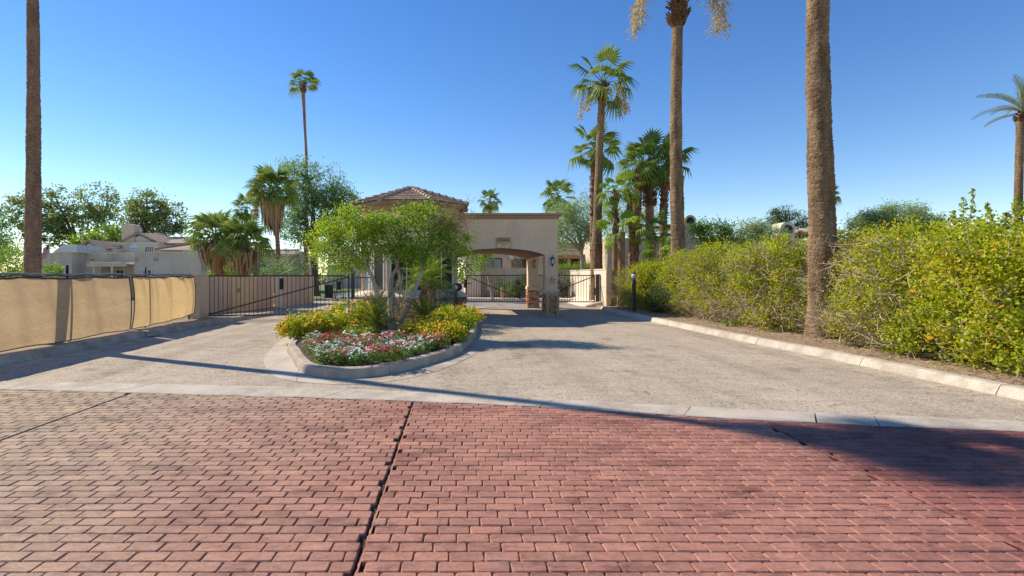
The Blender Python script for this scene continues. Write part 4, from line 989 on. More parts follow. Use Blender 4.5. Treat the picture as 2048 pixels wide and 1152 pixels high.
# tall trunks near the camera
fan_palm('tall palm with bare reddish trunk rising behind the fabric fence', [(-9.66, 11.35, .1), (-10.05, 11.85, 4.0), (-10.53, 12.4, 8.2), (-11.1, 12.95, 14.6)], [.175, .142, .115, .11], 1.15, 34, 1, 'palm_bark_red', sk=(.6, 1.6, 140), nring=170, n=20, emin=-25)
fan_palm('thickest tall palm trunk growing through the hedge', [(8.593, 11.8, 0.1), (8.612, 11.8, 2.4), (8.544, 11.8, 4.9), (8.496, 11.8, 7.0), (8.477, 11.752, 8.6), (8.477, 11.752, 13.8)], [.30, .275, .245, .22, .22, .2], 2.4, 34, 2, sk=(.9, 1.2, 120), nring=190, n=24)
fan_palm('tall palm behind the hedge with shaggy collar and hanging yellow seed stalks', [g0(1358, 21, .1), zp(1356, 480, 21), zp(1352, 300, 21), zp(1353, 150, 21), zp(1355, 50, 21), zp(1357, -70, 21)], [.31, .285, .25, .225, .215, .24], 2.5, 26, 3, bt=(150, .24, -.2, 1.2, 1.6), seeds=None, nring=150, n=18, emin=22)
pt_ = bpy.data.objects['fan_palm.002']; pt_.name = 'fan_palm.002'
for ch in list(pt_.children):
    if ch.name.startswith('leaf_bases'): bpy.data.objects.remove(ch)
Lp = Vector(pt_.location)
boots(pt_, [zp(1355, 55, 21) - Lp, zp(1356, 30, 21) - Lp, zp(1356, -20, 21) - Lp], [.26, .36, .22], 210, 5, .24)
seed_stalks(pt_, zp(1357, -50, 21) - Lp, 10, 2.3, 8, [180, 166, 195, -4, 10, 24, 172, -16, 186, 2], .035)
fan_palm('very tall slender palm with small round crown against the sky', [g0(613, 42), zp(612, 450, 42), zp(613, 330, 42), zp(609, 240, 42), zp(606, 168, 42)], [.22, .20, .13, .11, .14], 1.5, 18, 4, 'palm_bark_red', bt=(60, .22, .75, 1.1, 1.8), nring=80, n=10, emin=-14, emax=58)
fan_palm('palm with long straw skirt standing behind the garden wall', [g0(556, 30), zp(556, 500, 30), zp(549, 430, 30), zp(545, 388, 30)], [.16, .14, .13, .14], 1.75, 40, 5, 'palm_bark_red', sk=(.75, 2.4, 360, .0), nring=40, emin=-12, seeds=(2, 1.4, [170, 190]))
fan_palm('left of two squat palms with straw skirts behind the pillar', [g0(437, 24), zp(437, 530, 24), zp(432, 482, 24)], [.22, .2, .2], 1.6, 30, 6, 'palm_bark_red', sk=(.85, 1.5, 300, .05), bt=(60, .12, -1, 1, 1), nring=30, emin=-2)
fan_palm('right of two squat palms with straw skirts behind the pillar', [g0(484, 23.5), zp(484, 530, 23.5), zp(487, 496, 23.5)], [.24, .22, .22], 1.55, 30, 7, 'palm_bark_red', sk=(.85, 1.35, 300, .05), nring=30, emin=-2)
fan_palm('tall palm with windblown crown and drooping seed stalks behind the cream wall', [g0(1192, 27), zp(1193, 520, 27), zp(1196, 400, 27), zp(1199, 300, 27), zp(1203, 215, 27), zp(1206, 172, 27)], [.34, .31, .24, .21, .19, .2], 2.0, 17, 8, bt=(70, .2, .2, 1.0, 1.5), seeds=(5, 1.5, [170, 200, -10, 10, -30]), nring=110, n=16, emin=-30)
fan_palm('dark shaggy-trunked palm just left of the palm group', [g0(1187, 29), zp(1187, 420, 29), zp(1188, 302, 29)], [.2, .2, .19], 1.75, 22, 9, 'palm_bark_red', bt=(260, .16, -1, 1, 1), nring=50, emin=-45, group='palm group behind the hedge')
for i, (lb_, pts_, rad_, cr_, bt_, mk_, nf_) in enumerate([
    ('central palm of the group with rust-brown shaggy collar', [g0(1300, 26), zp(1299, 430, 26), zp(1300, 325, 26)], [.22, .2, .24], 1.6, (230, .2, .15, 1.3, 1.2), 'frond', 22),
    ('shaggy palm of the group leaning right of the twin trunks', [g0(1268, 25.5), zp(1270, 450, 25.5), zp(1283, 332, 25.5)], [.24, .23, .2], 1.45, (230, .18, -1, 1, 1), 'frond', 20),
    ('right-hand shaggy palm of the group beside the tall trunk', [g0(1327, 26.5), zp(1327, 430, 26.5), zp(1333, 330, 26.5)], [.2, .19, .18], 1.7, (230, .17, -1, 1, 1), 'frond', 20),
    ('thin young palm of the group with bright green fronds', [g0(1230, 24.5), zp(1230, 470, 24.5), zp(1231, 385, 24.5)], [.13, .12, .12], 1.05, (60, .2, .0, 1.2, 1.2), 'frond_light', 16),
    ('leaning young palm of the group with bright green fronds', [g0(1262, 24.8), zp(1262, 450, 24.8), zp(1255, 378, 24.8)], [.15, .14, .12], 1.0, (140, .14, -1, 1, 1), 'frond_light', 14)]):
    fan_palm(lb_, pts_, rad_, cr_, nf_, 20 + i, 'palm_bark_red', mk_, bt=bt_, nring=40, emin=-45, group='palm group behind the hedge')
for i, (px, py, d_, R_, mk_, nf_, lb_) in enumerate([
    (1243, 468, 24, 1.4, 'frond_light', 10, 'low bright green fan palm at the foot of the palm group'),
    (1305, 470, 24.5, 1.25, 'frond', 14, 'low fan palm with drooping dull fronds under the palm group'),
    (1318, 520, 22.5, 1.2, 'frond_light', 10, 'small fan palm poking out of the hedge top')]):
    fan_palm(lb_, [g0(px, d_), zp(px, py + 8, d_), zp(px, py, d_)], [.2, .18, .16], R_, nf_, 40 + i, 'palm_bark_red', mk_, sk=(.3, .8, 60) if i == 1 else None, nring=20, emin=-30, group='palm group behind the hedge')
for i, (px, py, d_, R_, lb_) in enumerate([(980, 404, 45, 1.3, 'small far palm showing above the canopy roof'), (1115, 393, 45, 1.9, 'far palm top behind the feathery green tree'), (1656, 392, 40, 1.1, 'far palm half hidden by the thickest trunk'), (492, 420, 36, 1.2, 'far palm behind the skirted palms')]):
    fan_palm(lb_, [g0(px, d_), zp(px, 480, d_), zp(px, py, d_)], [.2, .17, .16], R_, 24, 60 + i, 'palm_bark_red', nring=20, n=8)
# feather palm at the right edge
FEA = [pinnate('frond', M['frond_grey'], 700 + i, 26, 1.0, .24, .25 + .2 * i, .5, .008) for i in range(3)]
b0 = g0(2036, 22); P_ = [b0, zp(2037, 400, 22), zp(2041, 250, 22), zp(2045, 228, 22)]
t = thing('feather_palm', 'feather palm with ringed grey trunk at the right edge', 'palm tree', b0); palm_trunk(t, [p - b0 for p in P_], [.17, .15, .14, .15], 'palm_bark', 60, 12, 31); boots(t, [zp(2042, 250, 22) - b0, zp(2045, 226, 22) - b0], [.16, .26], 90, 33, .14)
frond_set(t, P_[-1] - b0, 2.9, 20, 34, emin=-5, emax=82, meshes=FEA)

# ------------------------------------------------------------------ island planting
def isl_pt(px, py, d): return W(px, py, d)
D = 13.3; S = D / 1000
def el(px, py, rx, ry, d=D, rd=None): p = W(px, py, d); return (p.x, p.y, p.z, rx * S, (rd or (rx + ry) / 2) * S, ry * S)
base = W(790, 663, D); base.z = .15
t = thing('island_tree', 'multi-trunk tree with yellow-green leaves growing from the flower island', 'tree', base)
lob = [el(690, 485, 72, 62), el(650, 480, 42, 40), el(715, 520, 40, 24), el(835, 515, 36, 22, 13.0), el(722, 458, 44, 40), el(776, 470, 54, 46), el(768, 445, 44, 28), el(790, 500, 40, 26), el(855, 445, 62, 34), el(885, 476, 60, 40), el(822, 490, 36, 24, 13.0), el(920, 520, 28, 34), el(830, 425, 38, 18), el(700, 425, 30, 16)]
rng = np.random.default_rng(77); C, u = clumps(lob, 390, .30, rng)
V, Q, ti = leaf_cloud(C, 62, .125, .075, .034, rng, .8)
sx = (V.reshape(-1, 4, 3).mean(1)[:, 0] - base.x); ti = np.clip(ti + np.where(sx < -.6, .18, -.06), 0, 1)      # sunlit left side painted into the leaf tint: yellower left, greener right
link('crown', np_mesh('crown', V - np.array(base), Q, M['lf_tree'], ti), t)
mb = MB(); 
def stem(pp, rads, n=9, d=D):
    pts = [W(x, y, d + dd) - base for x, y, dd in pp]; pts = catmull(pts, 5); N = len(pts) - 1
    rad = [np.interp(i / N, np.linspace(0, 1, len(rads)), rads) * .82 * (1 + .06 * math.sin(i * 1.9)) for i in range(N + 1)]; mb.tube(pts, rad, n); return pts
nodes = []
nodes += stem([(793, 668, 0), (780, 650, -.05), (762, 610, -.1), (750, 570, -.1), (740, 545, -.1), (720, 520, -.1), (698, 498, 0), (680, 480, .1)], [.10, .09, .085, .075, .06, .045, .03, .015])[10:]
nodes += stem([(740, 548, -.1), (735, 520, .1), (745, 490, .2), (740, 450, .2)], [.05, .04, .03, .012])[4:]
nodes += stem([(790, 668, 0), (783, 630, .05), (781, 585, .1), (783, 555, .1), (795, 530, .1), (800, 480, .1)], [.11, .105, .10, .06, .045, .015])[12:]
nodes += stem([(782, 588, .1), (800, 560, .2), (790, 520, .3), (770, 470, .3)], [.06, .05, .03, .012])[6:]
nodes += stem([(795, 668, 0), (806, 640, -.1), (822, 600, -.15), (838, 560, -.1), (846, 530, -.1), (856, 495, 0), (870, 455, 0)], [.085, .08, .075, .065, .055, .04, .015])[14:]
nodes += stem([(850, 515, -.05), (880, 495, -.1), (905, 450, -.1)], [.04, .03, .01])[3:]
nodes += stem([(846, 530, -.1), (840, 480, .2), (820, 440, .3)], [.04, .03, .01])[3:]
rr = random.Random(3)
for c in C[::2]:
    c = Vector(c) - base; q = min(nodes, key=lambda p: (p - c).length); mb.tube(bez(q, c, (rr.uniform(-.08, .08), rr.uniform(-.08, .08), .05), 3), [.014, .010, .007, .003], 4, cap=False)
for k_ in range(16):
    x0 = rr.uniform(775, 815); x1 = x0 + rr.uniform(-35, 30); mb.tube([p - base for p in bez(W(x0, rr.uniform(600, 640), D + rr.uniform(-.1, .2)), W(x1, rr.uniform(520, 560), D + rr.uniform(-.2, .4)), (0, 0, .05), 4)], [.011, .009, .008, .006, .003], 4, cap=False)
mb.build('trunk', M['trunk_bark'], t)
mb = MB(); e = el(905, 448, 52, 34)
for k_ in range(420):
    p = Vector((e[0] + rr.gauss(0, .42) * e[3], e[1] - e[4] * rr.uniform(.2, 1.0), e[2] + rr.gauss(0, .5) * e[5])) - base; d_ = Vector((rr.gauss(.6, .6), rr.gauss(-.3, .5), rr.gauss(.4, .6))).normalized() * rr.uniform(.12, .3); mb.tube([p, p + d_], [.006, .002], 3, cap=False, sm=False)
tag(mb.build('dry_twigs', M['dead_frond'], t), 'patch of bare brown twigs at upper right of the crown', kind='stuff')

def flowers_on(t, base, C, per, sig, r_, mat_, rng, zbias=.1, nf=None):
    n = len(C); P = np.repeat(C, per, 0) + rng.normal(size=(n * per, 3)) * sig; P[:, 2] += zbias
    V = []; 
    k5 = 5; ang = np.arange(k5) * 2 * np.pi / k5
    out = []; q = []
    nrm = rng.normal(size=(len(P), 3)) * .5 + np.array([-.2, -.5, .9]); nrm /= np.linalg.norm(nrm, axis=1)[:, None]
    a_ = np.cross(nrm, rng.normal(size=(len(P), 3))); a_ /= np.linalg.norm(a_, axis=1)[:, None]; b_ = np.cross(nrm, a_)
    rad = r_ * rng.uniform(.7, 1.25, len(P))[:, None]
    Vs = []; 
    for k_ in range(3):             # three crossed petal quads form one bloom
        th = k_ * math.pi / 3; d1 = (a_ * math.cos(th) + b_ * math.sin(th)) * rad; d2 = (-a_ * math.sin(th) + b_ * math.cos(th)) * rad * .48; z_ = nrm * (.003 * k_)
        Vs.append(np.stack([P - d1 + nrm * rad * .25 + z_, P - d2 + z_, P + d1 + nrm * rad * .25 + z_, P + d2 + z_], 1))
    V = np.concatenate(Vs).reshape(-1, 3); Q = np.arange(len(V)).reshape(-1, 4); ti = np.tile(rng.random(len(P)), 3)
    o = link('flowers', np_mesh('flowers', V - np.array(base), Q, mat_, ti), t); o['kind'] = 'stuff'; return o

def lantana(label, px, py, d, rx, ry, rz, seed, nfl=.6, leaf='lf_lantana', nc=105, per=60):
    p = W(px, py, d); base = (p.x, p.y, .15); zc = .15 + rz * .75
    ells = [(p.x, p.y, zc, rx, ry, rz * .85), (p.x - rx * .4, p.y - ry * .2, zc - rz * .15, rx * .6, ry * .7, rz * .7), (p.x + rx * .45, p.y, zc - rz * .1, rx * .55, ry * .7, rz * .7)]
    t = shrub('lantana_bush', label, base, ells, nc, per, .06, .052, .034, leaf, 0, 'lantana bushes on the island', seed)
    if nfl:
        rng = np.random.default_rng(seed + 5); C, u = clumps(ells, int(nc * nfl * 1.7), .93, rng); C = C[(C[:, 2] > .2)]
        flowers_on(t, base, C, 2, .05, .030, M['flower_yellow'], rng, .03)
    return t
lantana('orange-flowered lantana at the far left end of the island bed', 605, 676, 11.9, .52, .55, .31, 1, 2.4)
lantana('yellow lantana second from the left end of the island bed', 655, 668, 12.4, .62, .6, .35, 2, 1.6)
lantana('tallest yellow-green lantana left of the cycad', 705, 655, 13.6, .74, .7, .46, 3, 1.1)
lantana('dark-based lantana tucked behind the left cycad', 745, 655, 14.2, .55, .6, .36, 4, .5)
lantana('orange lantana right of the tree trunks above the flower bed', 850, 672, 11.7, .55, .5, .25, 5, 1.8)
lantana('orange lantana hanging over the right kerb of the island', 888, 676, 11.2, .5, .45, .24, 6, 2.2)
lantana('bushy yellow lantana at the right rear of the island', 915, 655, 14.3, .72, .8, .36, 7, 1.3)
lantana('low green lantana at the right kerb between two orange ones', 905, 668, 12.6, .42, .4, .2, 8, .05, 'lf_bright', 60)
lantana('small yellow lantana below the left cycad', 722, 678, 11.6, .35, .35, .15, 9, .3, 'lf_bright', 40)
shrub('sage_bush', 'grey-green bush beside the two little palms', tuple(g0(885, 17.0, .15)), [(W(885, 610, 17.0).x, 17.0, .75, .55, .5, .55)], 70, 45, .09, .07, .025, 'lf_grey', 0, None, 21)
shrub('dry_bush', 'straw-coloured dry bush at the left of the tree trunks', tuple(g0(752, 16.2, .15)), [(W(752, 610, 16.2).x, 16.2, .65, .45, .4, .5)], 60, 40, .1, .06, .02, 'lf_dry', 60, None, 22, twig_len=.4)
shrub('dry_bush', 'brownish dry bush at the right of the tree trunks', tuple(g0(832, 15.5, .15)), [(W(832, 615, 15.5).x, 15.5, .55, .45, .4, .42), (W(805, 615, 15.2).x, 15.2, .6, .35, .4, .45)], 60, 40, .1, .06, .02, 'lf_dry', 60, None, 23, twig_len=.4)
CYC = [pinnate('frond', M['frond_cycad'], 800 + i, 24, 1.0, .17, .15 + .2 * i, .35, .011, .2) for i in range(3)]
def cycad(label, px, d, R_, n, seed, z=.15):
    p = g0(px, d, z); t = thing('cycad', label, 'cycad', p, 'cycads on the island'); mb = MB(); mb.lathe([(.10, 0), (.13, .1), (.12, .22), (.05, .3)], n=10); mb.build('stem', M['boots'], t)
    frond_set(t, Vector((0, 0, .25)), R_ * 1.85, n, seed, emin=8, emax=75, meshes=CYC)
cycad('golden-green cycad in front of the tree trunks', 752, 11.9, .74, 30, 5); cycad('small green cycad right of the tree trunks', 848, 12.7, .62, 26, 6, .22)
PYG = [pinnate('frond', M['frond_light'], 820 + i, 22, 1.0, .26, .5 + .2 * i, .2, .008, 1.4) for i in range(3)]
for lb_, px, d_, h_, s_ in (('left of two little palms with shaggy trunks before the guardhouse', 847, 16.4, 1.15, 41), ('right of two little palms with shaggy trunks before the guardhouse', 863, 16.8, 1.22, 42)):
    p = g0(px, d_, .15); t = thing('dwarf_palm', lb_, 'palm', p, 'dwarf palms before the guardhouse'); palm_trunk(t, [(0, 0, 0), (.02, 0, h_ * .5), (0, 0, h_)], [.11, .10, .11], 'palm_bark_red', 20, 10, s_); boots(t, [(0, 0, .05), (.02, 0, h_ * .5), (0, 0, h_)], [.11, .1, .11], 170, s_, .07); frond_set(t, (0, 0, h_), 1.75, 26, s_, emin=-15, emax=80, meshes=PYG)

# bedding flowers: one plant of each colour, copied
def bedding(seed, fm):
    rng = np.random.default_rng(seed); C, u = clumps([(0, 0, .14, .15, .15, .14)], 26, .5, rng); C[:, 2] = np.maximum(C[:, 2], .03)
    V, Q, ti = leaf_cloud(C, 11, .04, .06, .026, rng, 1.0); V[:, 2] = np.maximum(V[:, 2], .005)
    t = link('bedding_plant', None); o = link('foliage', np_mesh('foliage', V, Q, M['lf_vinca'], ti), t)
    C2, u = clumps([(0, 0, .17, .15, .15, .14)], 36, .9, rng); C2 = C2[C2[:, 2] > .11]
    flowers_on(t, (0, 0, 0), C2, 1, .03, .034, M[fm], rng, .03); return t
protos = {}
for q, (kind_, fm, nv) in enumerate([('deep red', 'flower_red', 3), ('white', 'flower_white', 2), ('salmon pink', 'flower_pink', 2)]):
    protos[kind_] = [bedding(900 + q * 10 + i, fm) for i in range(nv)]
rr = random.Random(12); used = set(); placed = []
def in_bed(x, y):
    if y < 8.15: return False
    L_ = np.interp(y, [8.1, 8.7, 9.75, 11.2], [-2.2, -2.5, -2.95, -3.25]); R__ = np.interp(y, [8.1, 9.05, 10.3, 11.4], [-1.2, -.78, -.3, -.55]); return L_ < x < R__
tries = 0
while len(placed) < 84 and tries < 6000:
    tries += 1; x, y_ = rr.uniform(-3.4, .2), rr.uniform(8.2, 10.6)
    if not in_bed(x, y_) or any((x - a_) ** 2 + (y_ - b_) ** 2 < .20 ** 2 for a_, b_ in placed): continue
    if x > -1.15 and y_ < 9.3 and rr.random() < .6: continue
    placed.append((x, y_)); kind_ = 'white' if math.sin(x * 2.7 + 1.0) * math.cos(y_ * 3.1 + x) + rr.uniform(-.5, .5) > .35 else ('salmon pink' if rr.random() < .28 else 'deep red')
    if kind_ == 'deep red' and rr.random() < .08: kind_ = 'white'
    src = rr.choice(protos[kind_])
    if src.name not in used: r_ = src; used.add(src.name)
    else:
        r_ = src.copy(); COL.objects.link(r_)
        for ch in src.children: c = ch.copy(); COL.objects.link(c); c.parent = r_
    r_.location = (x, y_, .16); r_.rotation_euler = (0, 0, rr.uniform(0, 6.28)); s_ = rr.uniform(.75, 1.1); r_.scale = (s_, s_, s_ * rr.uniform(.65, .9))
    tag(r_, f'{kind_} flowering bedding plant at the front of the island', 'flower', f'{kind_} bedding flowers')
for ls in protos.values():
    for p in ls:
        if p.name not in used:
            for ch in list(p.children): bpy.data.objects.remove(ch)
            bpy.data.objects.remove(p)

# ------------------------------------------------------------------ hedge on the right
hedge = [  # x, y, rx, ry, height, twigs, tint leaf
    (8.35, 21.6, .8, 1.0, 2.1, 160, 'first thin hedge shrub next to the post lamp'),
    (8.95, 19.4, 1.0, 1.4, 2.45, 300, 'hedge shrub behind the dark low bush'),
    (8.95, 16.8, 1.15, 1.6, 2.65, 900, 'hedge shrub with many bare pale twigs left of the thickest palm'),
    (9.05, 14.1, 1.15, 1.4, 2.7, 1100, 'hedge shrub with brown hollow immediately left of the thickest palm'),
    (9.65, 11.6, 1.1, 1.3, 2.65, 1200, 'twiggy hedge shrub around and right of the thickest palm'),
    (9.05, 9.9, 1.15, 1.2, 2.6, 900, 'half bare hedge shrub between thickest palm and the leafy end shrub'),
    (8.95, 8.1, 1.15, 1.15, 2.45, 120, 'leafy bright hedge shrub with yellow flowers at the right edge')]
for i, (x, y_, rx, ry, h, tw, lb_) in enumerate(hedge):
    zc = h * .55
    ells = [(x, y_, zc, rx, ry, h * .44), (x - rx * .25, y_ - ry * .35, zc - .1, rx * .8, ry * .7, h * .4), (x - .1, y_ + ry * .4, zc + .05, rx * .85, ry * .65, h * .42), (x, y_, h * .8, rx * .95, ry * 1.0, h * .2)]
    ells += [(x - rx * .3, y_ + ry * q_, .60, rx * .75, ry * .55, .50) for q_ in (-.6, 0, .6)]
    per = 92; nc = 400
    t = shrub('hedge_shrub', lb_, (x, y_, .15), ells, nc if tw < 800 else 370, per, .115, .066, .040, 'lf_hedge', int(tw * .75), 'hedge shrubs along the drive', 50 + i, twig_len=.6, twig_r=.0085)
    if i == 6:
        rng = np.random.default_rng(66); C, u = clumps(ells, 60, .98, rng); flowers_on(t, (x, y_, .15), C, 1, .05, .045, M['flower_yellow'], rng, .0)
# tall shoots on the nearest shrub
def shoot(t, p0, p1, n, seed, base, L=.09):
    rng = np.random.default_rng(seed); p0 = np.array(p0); p1 = np.array(p1); f = rng.random(n)[:, None]; P = p0 + (p1 - p0) * f + rng.normal(size=(n, 3)) * (.085 * (1.1 - f)); V, Q = leafquads(P, L, L * .5, rng=rng); V -= np.array(base); return V, Q
sh = bpy.data.objects['hedge_shrub.006']; shb = tuple(sh.location); Vs = []; Qs = []; off = 0; mb = MB()
for k_, (a_, b_) in enumerate([(W(1935, 500, 9.4), W(1947, 378, 9.4)), (W(1930, 500, 9.5), W(1926, 395, 9.5)), (W(1985, 480, 9.2), W(1975, 408, 9.2)), (W(2025, 470, 8.9), W(2035, 392, 8.9)), (W(1915, 500, 9.7), W(1908, 422, 9.7)), (W(2046, 470, 8.7), W(2052, 400, 8.7)), (W(1960, 490, 9.0), W(1965, 440, 9.0)), (W(2005, 480, 9.0), W(2012, 425, 9.0))]):
    V, Q = shoot(sh, a_, b_, 110, 300 + k_, shb); Vs.append(V); Qs.append(Q + off); off += len(V); mb.tube([a_ - Vector(shb), b_ - Vector(shb)], [.012, .004], 4, cap=False)
V = np.concatenate(Vs); Q = np.concatenate(Qs); link('shoots', np_mesh('shoots', V, Q, M['lf_hedge'], NR.random(len(Q)) * .6), sh); mb.build('shoot_stems', M['twig'], sh)
shrub('low_bush', 'dark green rounded bush at the foot of the hedge beside the post lamp', (8.0, 19.6, .15), [(8.0, 19.6, .68, .62, .75, .6)], 120, 60, .09, .05, .025, 'lf_dark', 0, None, 70)
shrub('low_bush', 'loose yellow-green bush between the cream wall and post lamp', (7.6, 22.9, .12), [(7.55, 22.95, .95, .38, .5, .9), (7.8, 22.3, 1.3, .45, .5, .8)], 90, 45, .12, .06, .028, 'lf_hedge', 150, None, 71)
shrub('grass_tuft', 'tiny bright green weed on the verge in front of the hedge', (7.85, 14.4, .16), [(7.85, 14.4, .24, .24, .2, .08)], 14, 30, .05, .09, .012, 'lf_bright', 0, None, 72, cat='weed')

# ------------------------------------------------------------------ background trees
def E(px, py, rx, ry, d, rd=None): p = W(px, py, d); s = d / 1000; return (p.x, p.y, p.z, rx * s, (rd or (rx + ry) / 2) * s, ry * s)
tree('gum_tree', 'open-crowned tall tree behind the left tall palm trunk', 'tree', tuple(g0(150, 52)), [E(60, 425, 42, 42, 52), E(130, 410, 45, 38, 52), E(200, 410, 38, 38, 52), E(110, 460, 60, 40, 52), E(200, 455, 45, 40, 52)], 210, 46, .34, .30, .17, 'lf_euc', 'bark_dark', .28, 8, 'trees behind the left houses', 1, tuple(W(160, 510, 52)), .35)
tree('gum_tree', 'open-crowned tall tree right of the house chimney', 'tree', tuple(g0(300, 50)), [E(300, 420, 40, 42, 50), E(345, 440, 28, 35, 50), E(270, 425, 30, 30, 50), E(310, 455, 50, 26, 50)], 135, 46, .32, .28, .16, 'lf_euc', 'bark_dark', .25, 7, 'trees behind the left houses', 2, tuple(W(290, 490, 50)), .35)
tree('leafy_tree', 'bright green tree low behind the left house chimney', 'tree', tuple(g0(225, 47)), [E(222, 475, 32, 26, 47), E(180, 490, 30, 24, 47)], 70, 60, .35, .26, .14, 'lf_bright', 'bark_dark', .2, 5, 'trees behind the left houses', 3, None, .4)
tree('dark_tree', 'dark leafy tree at the left picture edge', 'tree', tuple(g0(0, 36)), [E(0, 455, 28, 26, 36), E(18, 485, 18, 22, 36), E(-20, 500, 40, 40, 36)], 60, 60, .3, .2, .1, 'lf_mesq', 'bark_dark', .2, 5, 'trees behind the left houses', 4, None, .4)
shrub('garden_bush', 'bright green bushes below the left edge tree', tuple(g0(20, 30)), [E(15, 525, 40, 35, 30), E(55, 520, 25, 30, 30), E(-20, 520, 40, 40, 30)], 90, 50, .25, .12, .06, 'lf_bright', 0, None, 73)
shrub('garden_bush', 'pink-flecked low bush in front of the left house', tuple(g0(100, 28)), [E(95, 545, 24, 14, 28), E(110, 540, 16, 10, 28)], 40, 40, .12, .09, .05, 'lf_bright', 0, None, 74)
tree('mesquite_tree', 'large dark feathery tree behind the slender palm', 'tree', tuple(g0(632, 38)), [E(600, 365, 45, 48, 38), E(650, 380, 50, 45, 38), E(690, 400, 32, 35, 38), E(640, 430, 70, 35, 38), E(580, 420, 28, 45, 38), E(600, 470, 40, 28, 38), E(575, 335, 14, 18, 38), E(690, 450, 35, 30, 38)], 230, 70, .30, .26, .08, 'lf_mesq', 'bark_dark', .26, 9, None, 5, tuple(W(626, 505, 38)), .3)
for i, (px, py, rx, ry, d_, lf, lb_) in enumerate([(435, 545, 14, 10, 25, 'lf_bright', 'small bright bush under the left squat palm'), (462, 535, 16, 20, 26, 'lf_bright', 'bright bush between the two squat palms'), (545, 535, 26, 22, 28, 'lf_mesq', 'green bush behind the rods on the garden wall'), (585, 525, 28, 28, 29, 'lf_mesq', 'rounded grey-green bush left of the slender palm foot'), (665, 535, 30, 20, 31, 'lf_bright', 'yellow-green bush above the exit gate'), (512, 530, 20, 25, 29, 'lf_dark', 'dark bush beside the right squat palm'), (690, 505, 18, 12, 33, 'lf_dark', 'dark overhanging foliage above the exit gate')]):
    shrub('garden_bush', lb_, tuple(g0(px, d_)), [E(px, py, rx, ry, d_), E(px + rx * .4, py + ry * .5, rx * .8, ry * .6, d_)], 45, 45, .16, .09, .045, lf, 0, 'bushes behind the garden wall', 80 + i)
tree('palo_verde', 'feathery pale green tree behind the canopy column', 'tree', tuple(g0(1168, 31)), [E(1125, 440, 35, 38, 31), E(1165, 425, 38, 35, 31), E(1150, 470, 45, 35, 31), E(1190, 450, 25, 35, 31), E(1115, 480, 24, 25, 31)], 170, 62, .26, .24, .035, 'lf_verde', 'trunk_bark', .12, 9, None, 6, tuple(W(1163, 505, 31)), .3)
tree('palo_verde', 'feathery pale green tree among the palm group', 'tree', tuple(g0(1262, 32)), [E(1240, 440, 45, 40, 32), E(1290, 450, 35, 40, 32)], 90, 60, .28, .24, .035, 'lf_verde', 'trunk_bark', .1, 6, None, 7, None, .3)
tree('leafy_tree', 'dense green tree beside the rounded chimney right of tall trunk', 'tree', tuple(g0(1425, 27)), [E(1425, 468, 32, 26, 27), E(1400, 455, 14, 14, 27)], 80, 60, .2, .12, .055, 'lf_bright', 'bark_dark', .12, 5, None, 8, None, .4)
tree('palo_verde', 'wispy grey-green tree left of the low domed chimney', 'tree', tuple(g0(1515, 27)), [E(1490, 470, 35, 24, 27), E(1535, 470, 35, 22, 27), E(1515, 455, 20, 14, 27)], 90, 55, .22, .22, .032, 'lf_verde', 'trunk_bark', .1, 6, None, 9, None, .3)
tree('pine_tree', 'dark far pine behind the low domed chimney', 'tree', tuple(g0(1578, 62)), [E(1560, 432, 22, 16, 62), E(1592, 436, 20, 15, 62), E(1545, 445, 16, 10, 62), E(1605, 452, 14, 12, 62)], 60, 60, .35, .3, .08, 'lf_dark', 'bark_dark', .3, 6, None, 10, tuple(W(1575, 460, 62)), .4)
tree('mesquite_tree', 'spreading feathery tree showing above the right half of the hedge', 'tree', tuple(g0(1790, 22)), [E(1745, 452, 50, 26, 22), E(1800, 440, 60, 30, 22), E(1850, 450, 35, 24, 22)], 210, 80, .17, .18, .026, 'lf_verde', 'trunk_bark', .14, 9, None, 11, None, .3)
tree('street_tree', 'slender leaning young tree inside the entry gate', 'tree', tuple(g0(986, 30)), [E(962, 520, 18, 26, 30), E(975, 500, 15, 20, 30)], 40, 40, .15, .12, .06, 'lf_tree', 'trunk_bark', .07, 4, None, 12, tuple(W(974, 545, 30)), .3)
shrub('inner_bush', 'dark rounded bush behind the entry gate upright', tuple(g0(1045, 31)), [E(1045, 572, 18, 20, 31)], 60, 50, .12, .08, .04, 'lf_dark', 0, 'bushes inside the entry gate', 90)
shrub('inner_bush', 'yellow-green bush beside the short wooden post', tuple(g0(1020, 30.5)), [E(1022, 578, 12, 12, 30.5)], 30, 40, .1, .07, .035, 'lf_bright', 0, 'bushes inside the entry gate', 91)
shrub('inner_bush', 'thin upright bush left of the short wooden post', tuple(g0(1000, 31)), [E(1000, 570, 8, 18, 31), E(1005, 580, 8, 10, 31)], 30, 30, .12, .08, .03, 'lf_bright', 0, 'bushes inside the entry gate', 92)
shrub('inner_bush', 'dark bush right of the canopy columns inside the gate', tuple(g0(1128, 32)), [E(1128, 562, 14, 22, 32), E(1122, 585, 12, 8, 32)], 50, 45, .13, .09, .04, 'lf_dark', 0, 'bushes inside the entry gate', 93)
shrub('clipped_hedge', 'trailing green hedge along the top of the patio wall', tuple(g0(1152, 33.5, 2.0)), [E(1125, 536, 14, 6, 33.5), E(1150, 535, 18, 6, 33.5), E(1178, 534, 18, 6, 33.5)], 60, 50, .12, .09, .045, 'lf_bright', 0, None, 94, cat='hedge')

